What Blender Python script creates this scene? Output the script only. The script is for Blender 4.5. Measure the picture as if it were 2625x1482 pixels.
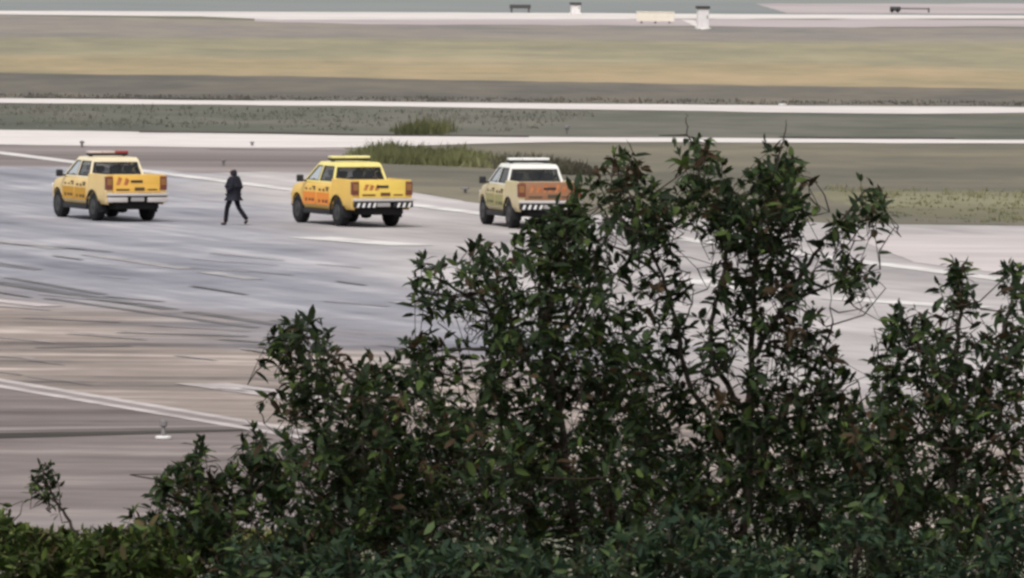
import bpy, bmesh, math, random
import numpy as np
from mathutils import Vector, Matrix

random.seed(7); rng = np.random.default_rng(7)
scene = bpy.context.scene
for o in list(bpy.data.objects): bpy.data.objects.remove(o)
COL = scene.collection

# ------------------------------------------------------------------ camera
F = 36000.0                       # focal length in photograph pixels (2625 wide)
CX, CY, YH, H = 1312.5, 741.0, -700.0, 14.9
pitch = math.atan((CY - YH) / F)
RCAM = (Matrix.Rotation(math.radians(90) - pitch, 3, 'X') @ Matrix.Rotation(0.008, 3, 'Z'))
cam_d = bpy.data.cameras.new('camera'); cam = bpy.data.objects.new('camera', cam_d); COL.objects.link(cam)
cam.matrix_world = Matrix.Translation((0, 0, H)) @ RCAM.to_4x4()
cam_d.sensor_width = 36.0; cam_d.lens = 36.0 * F / 2625.0
cam_d.clip_start = 0.5; cam_d.clip_end = 20000
scene.camera = cam

# ------------------------------------------------------------------ sky, sun, exposure (overcast)
SUN_EL, SUN_AZ = 55.0, -155.0       # azimuth measured from +Y (view direction) towards +X
w = bpy.data.worlds.new('World'); scene.world = w; w.use_nodes = True
nt = w.node_tree; nt.nodes.clear()
sky = nt.nodes.new('ShaderNodeTexSky'); sky.sky_type = 'NISHITA'; sky.sun_disc = False
sky.sun_elevation = math.radians(SUN_EL); sky.sun_rotation = math.radians(SUN_AZ)
sky.air_density = 1.0; sky.dust_density = 4.0; sky.ozone_density = 1.0
hs = nt.nodes.new('ShaderNodeHueSaturation'); hs.inputs['Saturation'].default_value = 0.10
bg = nt.nodes.new('ShaderNodeBackground'); bg.inputs['Strength'].default_value = 0.12
wo = nt.nodes.new('ShaderNodeOutputWorld')
nt.links.new(sky.outputs[0], hs.inputs['Color']); nt.links.new(hs.outputs[0], bg.inputs['Color']); nt.links.new(bg.outputs[0], wo.inputs[0])
sl = bpy.data.lights.new('sun', 'SUN'); sl.energy = 1.3; sl.angle = math.radians(18); sl.color = (1.0, 0.955, 0.91)
so = bpy.data.objects.new('sun', sl); COL.objects.link(so)
a, e = math.radians(SUN_AZ), math.radians(SUN_EL)
sun_vec = Vector((math.sin(a) * math.cos(e), math.cos(a) * math.cos(e), math.sin(e)))
so.rotation_euler = sun_vec.to_track_quat('Z', 'Y').to_euler(); so.location = (0, 100, 120)
vs = scene.view_settings; vs.view_transform = 'Standard'; vs.look = 'None'; vs.gamma = 1.0; vs.use_curve_mapping = False
vs.exposure = 0.42
scene.render.engine = 'CYCLES'
scene.cycles.filter_width = 2.9

# ------------------------------------------------------------------ helpers
S = 2625.0 / 2575.0               # measurements below were taken on a 2575-px-wide view of the photograph
def ray(x, y):
    return RCAM @ Vector(((x * S - CX) / F, -(y * S - CY) / F, -1.0))
def gnd(x, y, z=0.0):             # the point of the flat airfield seen at a pixel
    d = ray(x, y); t = (z - H) / d.z
    return Vector((d.x * t, d.y * t, z))
def at(x, y, Y):                  # the point at distance Y along the view seen at a pixel
    d = ray(x, y); t = Y / d.y
    return Vector((d.x * t, Y, H + d.z * t))
def tag(o, label=None, cat=None, group=None, kind=None):
    if label: o['label'] = label
    if cat: o['category'] = cat
    if group: o['group'] = group
    if kind: o['kind'] = kind
    return o
def empty(name, loc=(0, 0, 0), rz=0.0):
    o = bpy.data.objects.new(name, None); COL.objects.link(o); o.location = loc; o.rotation_euler = (0, 0, rz)
    o.empty_display_size = 0.2
    return o
def link(name, me, mat=None, parent=None):
    o = bpy.data.objects.new(name, me); COL.objects.link(o)
    if mat and not me.materials: me.materials.append(mat)
    if parent: o.parent = parent
    return o
def from_bm(name, bm, mat, parent=None, smooth=None, loc=None):
    bmesh.ops.recalc_face_normals(bm, faces=bm.faces[:])
    me = bpy.data.meshes.new(name); bm.to_mesh(me); bm.free()
    if smooth is not None:
        me.shade_smooth(); me.set_sharp_from_angle(angle=math.radians(smooth))
    o = link(name, me, mat, parent)
    if loc is not None: o.location = loc
    return o
def np_mesh(name, V, T, nper):
    me = bpy.data.meshes.new(name)
    V = np.asarray(V, np.float32); T = np.asarray(T, np.int32)
    me.vertices.add(len(V)); me.vertices.foreach_set('co', V.ravel())
    me.loops.add(T.size); me.loops.foreach_set('vertex_index', T.ravel())
    me.polygons.add(len(T)); me.polygons.foreach_set('loop_start', np.arange(0, T.size, nper, dtype=np.int32))
    me.update(calc_edges=True); me.validate()
    return me
def box(bm, x0, x1, y0, y1, z0, z1, bev=0.0, seg=2):
    r = bmesh.ops.create_cube(bm, size=1.0)
    vs_ = r['verts']
    for v in vs_:
        v.co = Vector(((x0 + x1) / 2 + v.co.x * (x1 - x0), (y0 + y1) / 2 + v.co.y * (y1 - y0), (z0 + z1) / 2 + v.co.z * (z1 - z0)))
    if bev > 0:
        es = list({e for v in vs_ for e in v.link_edges})
        bmesh.ops.bevel(bm, geom=es, offset=bev, segments=seg, affect='EDGES', profile=0.6)
def lathe_x(bm, prof, n=28, cx=0.0):   # profile of (x, r) spun about X axis, closed
    rings = []
    for (x, r) in prof:
        rings.append([bm.verts.new((cx + x, r * math.cos(2 * math.pi * k / n), r * math.sin(2 * math.pi * k / n))) for k in range(n)])
    for i in range(len(rings) - 1):
        for k in range(n):
            bm.faces.new((rings[i][k], rings[i][(k + 1) % n], rings[i + 1][(k + 1) % n], rings[i + 1][k]))
    bm.faces.new(rings[0]); bm.faces.new(rings[-1])
def lathe_z(bm, prof, n=16, loc=(0, 0, 0)):
    rings = []
    for (r, z) in prof:
        rings.append([bm.verts.new((loc[0] + r * math.cos(2 * math.pi * k / n), loc[1] + r * math.sin(2 * math.pi * k / n), loc[2] + z)) for k in range(n)])
    for i in range(len(rings) - 1):
        for k in range(n):
            bm.faces.new((rings[i][k], rings[i][(k + 1) % n], rings[i + 1][(k + 1) % n], rings[i + 1][k]))
    bm.faces.new(rings[0]); bm.faces.new(rings[-1])

# ------------------------------------------------------------------ materials
MATS = {}
def mat(name, col, rough=0.6, metal=0.0, spec=0.5, coat=0.0):
    if name in MATS: return MATS[name]
    m = bpy.data.materials.new(name); m.use_nodes = True
    b = m.node_tree.nodes['Principled BSDF']
    b.inputs['Base Color'].default_value = (*col, 1); b.inputs['Roughness'].default_value = rough
    b.inputs['Metallic'].default_value = metal; b.inputs['Specular IOR Level'].default_value = spec
    b.inputs['Coat Weight'].default_value = coat; b.inputs['Coat Roughness'].default_value = 0.15
    MATS[name] = m
    return m
def noise_mat(name, cols, layers, rough=0.7, spec=0.3, bump=0.0, rot=0.0, bump_scale=3.0, coat=0.0):
    """layers: (scale vec3, detail, weight); their mix drives a colour ramp; world-sized object coordinates."""
    m = mat(name, cols[0][1], rough, 0, spec, coat); t = m.node_tree; b = t.nodes['Principled BSDF']
    tc = t.nodes.new('ShaderNodeTexCoord')
    out = colour_graph(t, tc, cols, layers, rot)
    t.links.new(out, b.inputs['Base Color'])
    if bump > 0:
        bp = t.nodes.new('ShaderNodeBump'); bp.inputs['Strength'].default_value = bump; bp.inputs['Distance'].default_value = 0.05
        n2 = t.nodes.new('ShaderNodeTexNoise'); n2.inputs['Scale'].default_value = bump_scale; n2.inputs['Detail'].default_value = 4
        t.links.new(tc.outputs['Object'], n2.inputs['Vector']); t.links.new(n2.outputs['Fac'], bp.inputs['Height'])
        t.links.new(bp.outputs[0], b.inputs['Normal'])
    return m
def add_zone(m, A, B, width, amp, cols, layers, rot):
    """mix another pavement colour in on the left-hand side of the ground line A->B, along a ragged, gradual border"""
    t = m.node_tree; b = t.nodes['Principled BSDF']; tc = t.nodes.new('ShaderNodeTexCoord')
    old = b.inputs['Base Color'].links[0].from_socket; new = colour_graph(t, tc, cols, layers, rot)
    d = (B - A).normalized(); n = Vector((-d.y, d.x, 0))
    dp = t.nodes.new('ShaderNodeVectorMath'); dp.operation = 'DOT_PRODUCT'; dp.inputs[1].default_value = n
    t.links.new(tc.outputs['Object'], dp.inputs[0])
    no = t.nodes.new('ShaderNodeTexNoise'); no.inputs['Scale'].default_value = .07; no.inputs['Detail'].default_value = 6; no.inputs['Roughness'].default_value = .65
    t.links.new(tc.outputs['Object'], no.inputs['Vector'])
    ma = t.nodes.new('ShaderNodeMath'); ma.operation = 'MULTIPLY_ADD'; ma.inputs[1].default_value = amp
    t.links.new(no.outputs['Fac'], ma.inputs[0]); t.links.new(dp.outputs['Value'], ma.inputs[2])
    mr = t.nodes.new('ShaderNodeMapRange'); mr.interpolation_type = 'SMOOTHSTEP'; o = n.dot(A) + amp * .5
    mr.inputs['From Min'].default_value = o - width; mr.inputs['From Max'].default_value = o + width
    t.links.new(ma.outputs[0], mr.inputs['Value'])
    mx = t.nodes.new('ShaderNodeMix'); mx.data_type = 'RGBA'
    t.links.new(mr.outputs[0], mx.inputs['Factor']); t.links.new(old, mx.inputs['A']); t.links.new(new, mx.inputs['B'])
    t.links.new(mx.outputs['Result'], b.inputs['Base Color'])
def colour_graph(t, tc, cols, layers, rot):
    acc = None; tot = sum(l[2] for l in layers)
    for i, (sc, det, wt) in enumerate(layers):
        mp = t.nodes.new('ShaderNodeMapping'); mp.vector_type = 'POINT'
        r1 = t.nodes.new('ShaderNodeVectorRotate'); r1.rotation_type = 'Z_AXIS'; r1.inputs['Angle'].default_value = rot
        t.links.new(tc.outputs['Object'], r1.inputs['Vector'])
        mp.inputs['Scale'].default_value = sc; mp.inputs['Location'].default_value = (13.7 * i, 5.1 * i, 2.2 * i)
        t.links.new(r1.outputs[0], mp.inputs['Vector'])
        n = t.nodes.new('ShaderNodeTexNoise'); n.inputs['Scale'].default_value = 1.0; n.inputs['Detail'].default_value = det
        n.inputs['Roughness'].default_value = 0.6
        t.links.new(mp.outputs[0], n.inputs['Vector'])
        mu = t.nodes.new('ShaderNodeMath'); mu.operation = 'MULTIPLY'; mu.inputs[1].default_value = wt / tot
        t.links.new(n.outputs['Fac'], mu.inputs[0])
        if acc is None: acc = mu.outputs[0]
        else:
            ad = t.nodes.new('ShaderNodeMath'); ad.operation = 'ADD'
            t.links.new(acc, ad.inputs[0]); t.links.new(mu.outputs[0], ad.inputs[1]); acc = ad.outputs[0]
    cr = t.nodes.new('ShaderNodeValToRGB'); el = cr.color_ramp.elements
    while len(el) < len(cols): el.new(0.5)
    for k, (p, c) in enumerate(cols):
        el[k].position = p; el[k].color = (*c, 1)
    t.links.new(acc, cr.inputs[0])
    return cr.outputs[0]
def tint_mat(name, rough=0.6, spec=0.25, trans=0.0, up=False):
    m = mat(name, (0.05, 0.07, 0.03), rough, 0, spec); t = m.node_tree; b = t.nodes['Principled BSDF']
    at_ = t.nodes.new('ShaderNodeAttribute'); at_.attribute_name = 'tint'
    t.links.new(at_.outputs['Color'], b.inputs['Base Color'])
    if up:                        # blades bend every way: shade them with the mean upward normal of the sward
        cx = t.nodes.new('ShaderNodeCombineXYZ'); cx.inputs[2].default_value = 1.0; cx.inputs[1].default_value = -0.25
        t.links.new(cx.outputs[0], b.inputs['Normal'])
    if trans > 0:
        tr = t.nodes.new('ShaderNodeBsdfTranslucent'); mx = t.nodes.new('ShaderNodeMixShader'); mx.inputs[0].default_value = trans
        t.links.new(at_.outputs['Color'], tr.inputs['Color'])
        t.links.new(b.outputs[0], mx.inputs[1]); t.links.new(tr.outputs[0], mx.inputs[2])
        t.links.new(mx.outputs[0], t.nodes['Material Output'].inputs['Surface'])
    return m
def set_tint(me, cols):           # one colour per vertex
    at_ = me.color_attributes.new('tint', 'FLOAT_COLOR', 'POINT')
    c = np.ones((len(me.vertices), 4), np.float32); c[:, :3] = cols
    at_.data.foreach_set('color', c.ravel())

# runway direction, from the painted far edge line
E0, E1 = gnd(0, 386), gnd(2200, 664)
RUN = (E0 - E1).normalized(); RUN_ANG = math.atan2(RUN.y, RUN.x)     # pointing away from the camera
RX = -RUN_ANG                                                        # rotating by this lays the runway along X

# ------------------------------------------------------------------ ground
def ngon(name, pts, m, parent=None):
    bm = bmesh.new(); f = bm.faces.new([bm.verts.new(p) for p in pts])
    if f.calc_area() and f.normal.z < 0: f.normal_flip()
    f.normal_update()
    if f.normal.z < 0: f.normal_flip()
    me = bpy.data.meshes.new(name); bm.to_mesh(me); bm.free()
    return link(name, me, m, parent)
def sheet(name, px, z, m, parent=None, wob=0.0, step=25):
    """ground sheet whose outline is given in pixels of the flat airfield; optional ragged outline in metres"""
    P = [gnd(x, y) for x, y in px]
    if wob > 0:
        Q = []
        for i in range(len(P)):
            A, B = P[i], P[(i + 1) % len(P)]; n = max(1, min(60, int((B - A).length / 1.6)))
            for k in range(n):
                q = A.lerp(B, k / n); flat = abs(px[i][0] - px[(i + 1) % len(px)][0]) > 2 * abs(px[i][1] - px[(i + 1) % len(px)][1])
                Q.append(Vector((q.x, q.y + (wob * (random.random() - .5) * 2 if flat and k > 0 else 0), 0)))
        P = Q
    return ngon(name, [Vector((p.x, p.y, z)) for p in P], m, parent)

grass_base = noise_mat('grass_base', [(0.3, (0.135, 0.135, 0.10)), (0.55, (0.175, 0.17, 0.125)), (0.75, (0.21, 0.20, 0.145))],
                       [((.02, .05, 1), 4, 1), ((.25, .25, 1), 5, .7)], 0.95, 0.1, 0.6)
bm = bmesh.new(); bmesh.ops.create_grid(bm, x_segments=8, y_segments=8, size=6000)
g = from_bm('ground', bm, grass_base); tag(g, kind='structure')

asph = noise_mat('runway_asphalt', [(0.38, (0.125, 0.125, 0.147)), (0.45, (0.21, 0.208, 0.238)), (0.52, (0.285, 0.28, 0.31)), (0.61, (0.47, 0.45, 0.465))],
                 [((.012, .05, 1), 3, .9), ((.03, .55, 1), 6, 1.0), ((.22, .30, 1), 6, .75)], 0.8, 0.12, 0.15, RX, 6.0)
add_zone(asph, gnd(700, 533), gnd(1500, 900), 3.0, 9.0, [(0.38, (0.27, 0.248, 0.25)), (0.5, (0.40, 0.37, 0.365)), (0.64, (0.58, 0.535, 0.525))],
         [((.012, .05, 1), 3, .8), ((.03, .45, 1), 6, 1.0), ((.22, .30, 1), 6, .75)], RX)
add_zone(asph, gnd(1100, 890), gnd(0, 738), 5.0, 16.0, [(0.39, (0.105, 0.09, 0.087)), (0.45, (0.20, 0.167, 0.150)), (0.52, (0.28, 0.233, 0.207)), (0.60, (0.48, 0.405, 0.365))],
         [((.06, .16, 1), 6, .9), ((.10, .55, 1), 6, 1.0), ((.8, 1.2, 1), 4, .35)], 0.06)
asph_near = noise_mat('shoulder_asphalt', [(0.39, (0.115, 0.096, 0.092)), (0.47, (0.168, 0.141, 0.134)), (0.54, (0.205, 0.173, 0.165)), (0.63, (0.31, 0.265, 0.25))],
                 [((.05, .12, 1), 5, 1), ((.12, .5, 1), 6, .9), ((.6, .9, 1), 5, .5)], 0.85, 0.1, 0.15, 0.0, 6.0)
asph_brown = noise_mat('taxiway_asphalt', [(0.34, (0.12, 0.10, 0.097)), (0.5, (0.205, 0.175, 0.168)), (0.66, (0.34, 0.295, 0.28))],
                 [((.015, .09, 1), 5, 1), ((.05, .3, 1), 5, .7)], 0.8, 0.12, 0.1)
pale = noise_mat('pale_concrete', [(0.3, (0.50, 0.455, 0.435)), (0.6, (0.66, 0.61, 0.585))], [((.05, .3, 1), 5, 1), ((.6, .6, 1), 4, .5)], 0.85, 0.1)
pale_edge = noise_mat('worn_pavement', [(0.3, (0.36, 0.325, 0.32)), (0.6, (0.54, 0.485, 0.475))], [((.05, .25, 1), 5, 1), ((.3, .8, 1), 5, .7)], 0.8, 0.12)
paint = noise_mat('white_paint', [(0.34, (0.33, 0.305, 0.30)), (0.46, (0.56, 0.53, 0.515)), (0.6, (0.68, 0.65, 0.63))], [((.25, .6, 1), 6, 1), ((1.5, 1.5, 1), 5, .6)], 0.75, 0.15)
dim_paint = noise_mat('worn_white_paint', [(0.36, (0.25, 0.235, 0.242)), (0.6, (0.40, 0.38, 0.385))], [((.4, .4, 1), 6, 1), ((1.5, 1.5, 1), 5, .6)], 0.75, 0.15)
dark_strip = noise_mat('edge_shade_and_drain', [(0.3, (0.03, 0.027, 0.025)), (0.7, (0.075, 0.068, 0.06))], [((.2, .5, 1), 4, 1)], 0.9, 0.1)  # dark tone of the painted edge shadows; the drain strip shares it
far_asph = noise_mat('far_taxiway_asphalt', [(0.3, (0.185, 0.205, 0.20)), (0.7, (0.24, 0.248, 0.242))], [((.03, .05, 1), 3, 1)], 0.8, 0.12)

Z = [0.004 * k for k in range(12)]
L, R = -1500, 4100
# paved areas
rw = sheet('runway', [(L, 380), (880, 384), (905, 440), (1000, 478), (1200, 511), (1490, 541), (2200, 564), (2600, 569), (R, 590),
                      (R, 1338), (L, 1330)], Z[2], asph); tag(rw, kind='structure')
tx = sheet('taxiway', [(L, 362), (860, 368), (930, 432), (520, 436), (300, 420), (L, 230 + 130)][:5] + [(L, 404)], Z[3], asph_brown, wob=1.2); tag(tx, kind='structure')
sh = sheet('runway_shoulder', [(L, 968 - 1500 * .169), (760, 968 + 760 * .169), (1400, 1204), (1980, 1302), (1980, 1337), (L, 1330)], Z[3], asph_near); tag(sh, kind='structure')
wp = sheet('worn_runway_edge', [(2120, 590), (2600, 592), (R, 612), (R, 760), (2600, 700), (2300, 662)], Z[5], pale_edge, wob=.5); tag(wp, kind='structure')
fr = sheet('far_taxiway', [(L, -330), (R, -330), (R, 44), (L, 28)], Z[2], far_asph); tag(fr, kind='structure')
# pale concrete service roads
r1 = sheet('service_road', [(L, 239), (0, 249), (1000, 258), (1900, 266), (2575, 271), (R, 280), (R, 294), (2575, 285), (2300, 288), (2000, 285), (1000, 269), (0, 260), (L, 250)], Z[6], pale, wob=.35)
tag(r1, kind='structure')
r2 = sheet('service_road', [(L, 318), (0, 328), (700, 338), (1300, 345), (2000, 350), (2575, 353), (R, 362), (R, 372), (2575, 362), (1900, 360), (1450, 358), (1150, 364), (900, 372), (620, 373), (0, 365), (L, 351)], Z[5], pale, wob=.35)
tag(r2, kind='structure')
r3 = sheet('service_road', [(L, 24), (0, 28), (1300, 33), (2575, 40), (R, 46), (R, 54), (2575, 48), (2000, 48), (1300, 49), (700, 50), (500, 42), (0, 37), (L, 33)], Z[4], pale, wob=.3)
tag(r3, kind='structure')
apron_pale = noise_mat('pinkish_apron_concrete', [(0.3, (0.34, 0.29, 0.29)), (0.7, (0.46, 0.40, 0.40))], [((.05, .1, 1), 4, 1)], 0.75, 0.2)
ap = sheet('far_apron', [(640, 47), (1300, 47), (R, 54), (R, 78), (2575, 68), (2000, 70), (1600, 66), (1000, 62), (640, 54)], Z[3], apron_pale, wob=1.5); tag(ap, kind='structure')
ap2 = sheet('far_apron', [(1900, 10), (R, 10), (R, 40), (1980, 34)], Z[3], apron_pale, wob=1.0); tag(ap2, kind='structure')
# painted edge shadow: flat dark strips along the service roads
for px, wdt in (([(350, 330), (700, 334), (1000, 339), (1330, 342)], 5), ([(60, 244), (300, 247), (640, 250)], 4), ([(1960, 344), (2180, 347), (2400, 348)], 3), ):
    d = sheet('edge_shade', px + [(x, y + wdt) for x, y in reversed(px)], Z[6], dark_strip, wob=.4); tag(d, kind='structure')

# painted markings, parts of the runway
def stripe(name, x0, y0, x1, y1, width, m, z, parent=rw):
    A, B = gnd(x0, y0), gnd(x1, y1); t = (B - A).normalized(); n = Vector((-t.y, t.x, 0)) * width / 2
    P = [Vector((p.x, p.y, z)) for p in (A - n, B - n, B + n, A + n)]
    return ngon(name, P, m, parent)
stripe('edge_line', -1500, 386 - 1500 * .127, 2900, 386 + .1265 * 2900, 0.8, paint, Z[6])
kerb_grey = noise_mat('kerb_grey', [(0.3, (0.20, 0.172, 0.166)), (0.7, (0.28, 0.245, 0.235))], [((.2, .5, 1), 5, 1)], 0.85, 0.1)
pink_paint = noise_mat('faded_paint', [(0.34, (0.24, 0.21, 0.205)), (0.46, (0.40, 0.355, 0.345)), (0.6, (0.52, 0.465, 0.455))], [((.2, .5, 1), 6, 1), ((1.5, 1.5, 1), 5, .6)], 0.75, 0.15)
stripe('side_stripe_wear', -1200, 966 - 1200 * .169, 1500, 966 + 1500 * .169, .62, kerb_grey, Z[5])
for off in (-.42, .42):
    A, B = gnd(-1200, 966 - 1200 * .169), gnd(1500, 966 + 1500 * .169)
    t = (B - A).normalized(); n = Vector((-t.y, t.x, 0))
    P = [A + n * (off - .19), B + n * (off - .19), B + n * (off + .19), A + n * (off + .19)]
    ngon('side_stripe', [Vector((p.x, p.y, Z[6])) for p in P], pink_paint, rw)
cl = [(-900, 485, -560, 530), (-330, 560, 150, 636 - 8), (225, 642, 470, 678), (520, 686, 640, 704), (1000, 760, 1300, 806), (1560, 846, 1900, 898)]
for q in cl: stripe('centreline_dash', *q, .6, dim_paint, Z[6])
stripe('marking_bar', 775, 598, 1040, 619, 1.5, paint, Z[6])
stripe('marking_bar', 1700, 700, 2000, 742, 1.6, paint, Z[6])
stripe('marking_bar', 2105, 752, 2460, 776, 1.3, paint, Z[6])
stripe('marking_bar', -180, 740, 130, 772, .8, pink_paint, Z[6])
stripe('marking_bar', 505, 966, 900, 1022, 1.3, pink_paint, Z[6])
stripe('seam_band', 525, 376, 880, 381, .8, asph_brown, Z[7])
# darker worn seams and rubber streaks
seam = noise_mat('rubber_seam', [(0.3, (0.075, 0.07, 0.073)), (0.6, (0.135, 0.125, 0.128))], [((.5, .5, 1), 4, 1)], 0.6, 0.3)
for q in ((-600, 622, 430, 780, .55), (120, 752, 640, 826, .35), (480, 786, 720, 822, .5), (60, 802, 300, 812, .3), (20, 700, 260, 742, .3), (300, 838, 620, 848, .5), (560, 856, 700, 866, .4), (90, 876, 330, 872, .3)):
    stripe('rubber_streak', *q, seam, Z[5])
rs = random.Random(21); scuff = noise_mat('scuffed_asphalt', [(0.36, (0.15, 0.143, 0.15)), (0.6, (0.235, 0.222, 0.228))], [((.5, .5, 1), 5, 1)], 0.8, 0.12)
for k in range(46):               # thin scuffs and pale scrapes lying roughly along the runway
    x = rs.uniform(-250, 1000); y = rs.uniform(600, 960) + x * .06; ln_ = rs.uniform(60, 260); sl_ = rs.uniform(.05, .16)
    stripe('scuff_mark', x, y, x + ln_, y + ln_ * sl_, rs.uniform(.08, .22), scuff if rs.random() < .6 else dim_paint, Z[7] + .0006 * k)
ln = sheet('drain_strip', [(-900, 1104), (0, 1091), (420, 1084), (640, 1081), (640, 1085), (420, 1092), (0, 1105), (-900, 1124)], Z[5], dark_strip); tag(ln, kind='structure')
vg = sheet('pale_verge', [(-900, 1292), (0, 1302), (300, 1298), (700, 1306), (1200, 1318), (1200, 1336), (-900, 1331)], Z[5], kerb_grey, wob=2.5); tag(vg, kind='structure')
ln = sheet('kerb_strip', [(-900, 1086), (0, 1076), (640, 1071), (640, 1075), (0, 1085), (-900, 1096)], Z[5], kerb_grey); tag(ln, kind='structure')

# hillside the camera and the trees stand on
def hill(y):
    if y <= 20: return 12.7
    if y >= 205: return -0.2
    t = (y - 20) / 185.0
    s = t * t * (3 - 2 * t)
    return 12.7 + (-0.2 - 12.7) * (0.72 * t + 0.28 * s)
soil = noise_mat('hillside_grass', [(0.3, (0.03, 0.04, 0.016)), (0.7, (0.07, 0.09, 0.035))], [((.3, .3, .3), 5, 1), ((2, 2, 2), 4, .6)], 0.95, 0.1, 0.8)
bm = bmesh.new(); ys = [-300] + list(range(-40, 211, 5)); xs = [-400, -200, -100, -50] + list(range(-30, 31, 3)) + [50, 100, 200, 400]
G = [[bm.verts.new((x, y, hill(y) + (0.12 * math.sin(x * .7 + y * .31) * math.cos(y * .23 - x * .4) if 20 < y < 190 else 0))) for x in xs] for y in ys]
for i in range(len(ys) - 1):
    for j in range(len(xs) - 1): bm.faces.new((G[i][j], G[i][j + 1], G[i + 1][j + 1], G[i + 1][j]))
hs_o = from_bm('hillside', bm, soil, smooth=60); tag(hs_o, kind='structure')
def hill_z(x, y): return hill(y) + (0.12 * math.sin(x * .7 + y * .31) * math.cos(y * .23 - x * .4) if 20 < y < 190 else 0)

# ------------------------------------------------------------------ grass bands (sheet + tufts)
grass_mat = tint_mat('grass_blades', 0.95, 0.03, 0.5)
def inside(P, x, y):
    c = np.zeros(len(x), bool); n = len(P)
    for i in range(n):
        x0, y0 = P[i]; x1, y1 = P[(i + 1) % n]
        k = ((y0 > y) != (y1 > y))
        xi = (x1 - x0) * (y - y0) / ((y1 - y0) if y1 != y0 else 1e-9) + x0
        c ^= k & (x < xi)
    return c
def tufts(name, px, dens, hgt, cols, label, patch=None, cap=60000, blades=5, spread=.16, wid=.045, hfun=None):
    P = np.array([gnd(x, y)[:2] for x, y in px]); lo, hi = P.min(0), P.max(0)
    n = int((hi - lo).prod() * dens); n = min(n, 400000)
    x = rng.uniform(lo[0], hi[0], n); y = rng.uniform(lo[1], hi[1], n)
    k = inside(P, x, y) & (np.abs(x) < y * 0.052 + 2)
    x, y = x[k][:cap], y[k][:cap]; n = len(x)
    # patchiness
    ph = np.sin(x * .31 + 1.3 * np.sin(y * .05)) + np.sin(y * .11 + x * .07) + .8 * np.sin(x * .9 + y * .043) + .6 * np.sin(x * .13 - y * .21)
    ph = (ph - ph.min()) / (np.ptp(ph) + 1e-9)
    sc = (0.5 + 0.9 * ph) * rng.uniform(.6, 1.25, n)
    if hfun is not None: sc = hfun(x, y) * rng.uniform(.55, 1.1, n)
    c0, c1, c2 = (np.array(c) for c in cols)
    f = np.clip(ph + rng.normal(0, .10, n), 0, 1)[:, None]
    col = np.where(f < .5, c0 + (c1 - c0) * f * 2, c1 + (c2 - c1) * (f * 2 - 1))
    B = blades; bx = np.repeat(x, B) + rng.normal(0, spread, n * B); by = np.repeat(y, B) + rng.normal(0, spread, n * B)
    h = hgt * np.repeat(sc, B) * rng.uniform(.6, 1.2, n * B); a = rng.uniform(0, math.pi, n * B)
    wd = wid * rng.uniform(.7, 1.4, n * B); lx = rng.normal(0, .35, n * B) * h; ly = rng.normal(0, .35, n * B) * h
    V = np.zeros((n * B, 3, 3)); V[:, 0] = np.c_[bx - wd * np.cos(a), by - wd * np.sin(a), np.zeros(n * B) - .002]
    V[:, 1] = np.c_[bx + wd * np.cos(a), by + wd * np.sin(a), np.zeros(n * B) - .002]; V[:, 2] = np.c_[bx + lx, by + ly, h]
    me = np_mesh(name, V.reshape(-1, 3), np.arange(n * B * 3).reshape(-1, 3), 3)
    C = np.repeat(np.repeat(col, B, 0) * rng.uniform(.92, 1.08, (n * B, 1)), 3, 0); set_tint(me, C)
    o = link(name, me, grass_mat); tag(o, label, 'grass', kind='stuff')
    return o
def gsheet(name, px, z, cols, wob=3.0):
    m = noise_mat('turf_' + str(len(MATS)), [(0.40, cols[0]), (0.5, cols[1]), (0.61, cols[2])], [((.02, .035, 1), 5, 1.0), ((.09, .10, 1), 6, 1), ((.5, .3, 1), 6, .6)], 0.95, 0.05)
    o = sheet(name, px, z, m, wob=wob); tag(o, kind='structure'); return o
XL, XR = -1450, 4000
far_grey = [(0.185, 0.178, 0.166), (0.235, 0.21, 0.19), (0.275, 0.245, 0.20)]
pale_tan = [(0.225, 0.208, 0.15), (0.28, 0.252, 0.172), (0.345, 0.305, 0.205)]
tan = [(0.255, 0.222, 0.145), (0.325, 0.262, 0.165), (0.40, 0.305, 0.195)]
darkg = [(0.105, 0.101, 0.09), (0.14, 0.129, 0.112), (0.185, 0.162, 0.13)]
mott = [(0.085, 0.092, 0.075), (0.125, 0.125, 0.104), (0.175, 0.163, 0.138)]
olive = [(0.115, 0.11, 0.09), (0.155, 0.142, 0.112), (0.205, 0.182, 0.135)]
P1 = [(XL, 33), (0, 38), (640, 52), (1000, 62), (1600, 66), (2000, 70), (XR, 72), (XR, 135), (1600, 120), (700, 112), (XL, 106)]
P2 = [(XL, 90), (700, 96), (1600, 102), (XR, 118), (XR, 200), (1400, 190), (900, 180), (XL, 165)]
P2b = [(XL, 136), (0, 138), (500, 132), (900, 136), (1400, 150), (2200, 165), (XR, 175), (XR, 232), (2200, 222), (1400, 210), (900, 198), (0, 181), (XL, 174)]
P3 = [(XL, 172), (0, 179), (900, 196), (1400, 208), (2200, 220), (XR, 230), (XR, 280), (1900, 268), (1000, 259), (0, 250), (XL, 246)]
P4 = [(XL, 247), (0, 261), (1000, 271), (2000, 286), (XR, 296), (XR, 366), (2000, 351), (1300, 346), (700, 339), (0, 329), (XL, 318)]
P5 = [(900, 440), (1000, 478), (1200, 511), (1490, 541), (2200, 564), (2600, 569), (XR, 590), (XR, 370), (1900, 361), (1450, 359), (1150, 364), (880, 377)]
tl = [((.02, .03, 1), 5, .9), ((.10, .07, 1), 6, 1), ((.45, .14, 1), 6, .9)]
turf = noise_mat('far_turf', [(0.40, far_grey[0]), (0.5, far_grey[1]), (0.61, far_grey[2])], tl, 0.95, 0.05)
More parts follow.
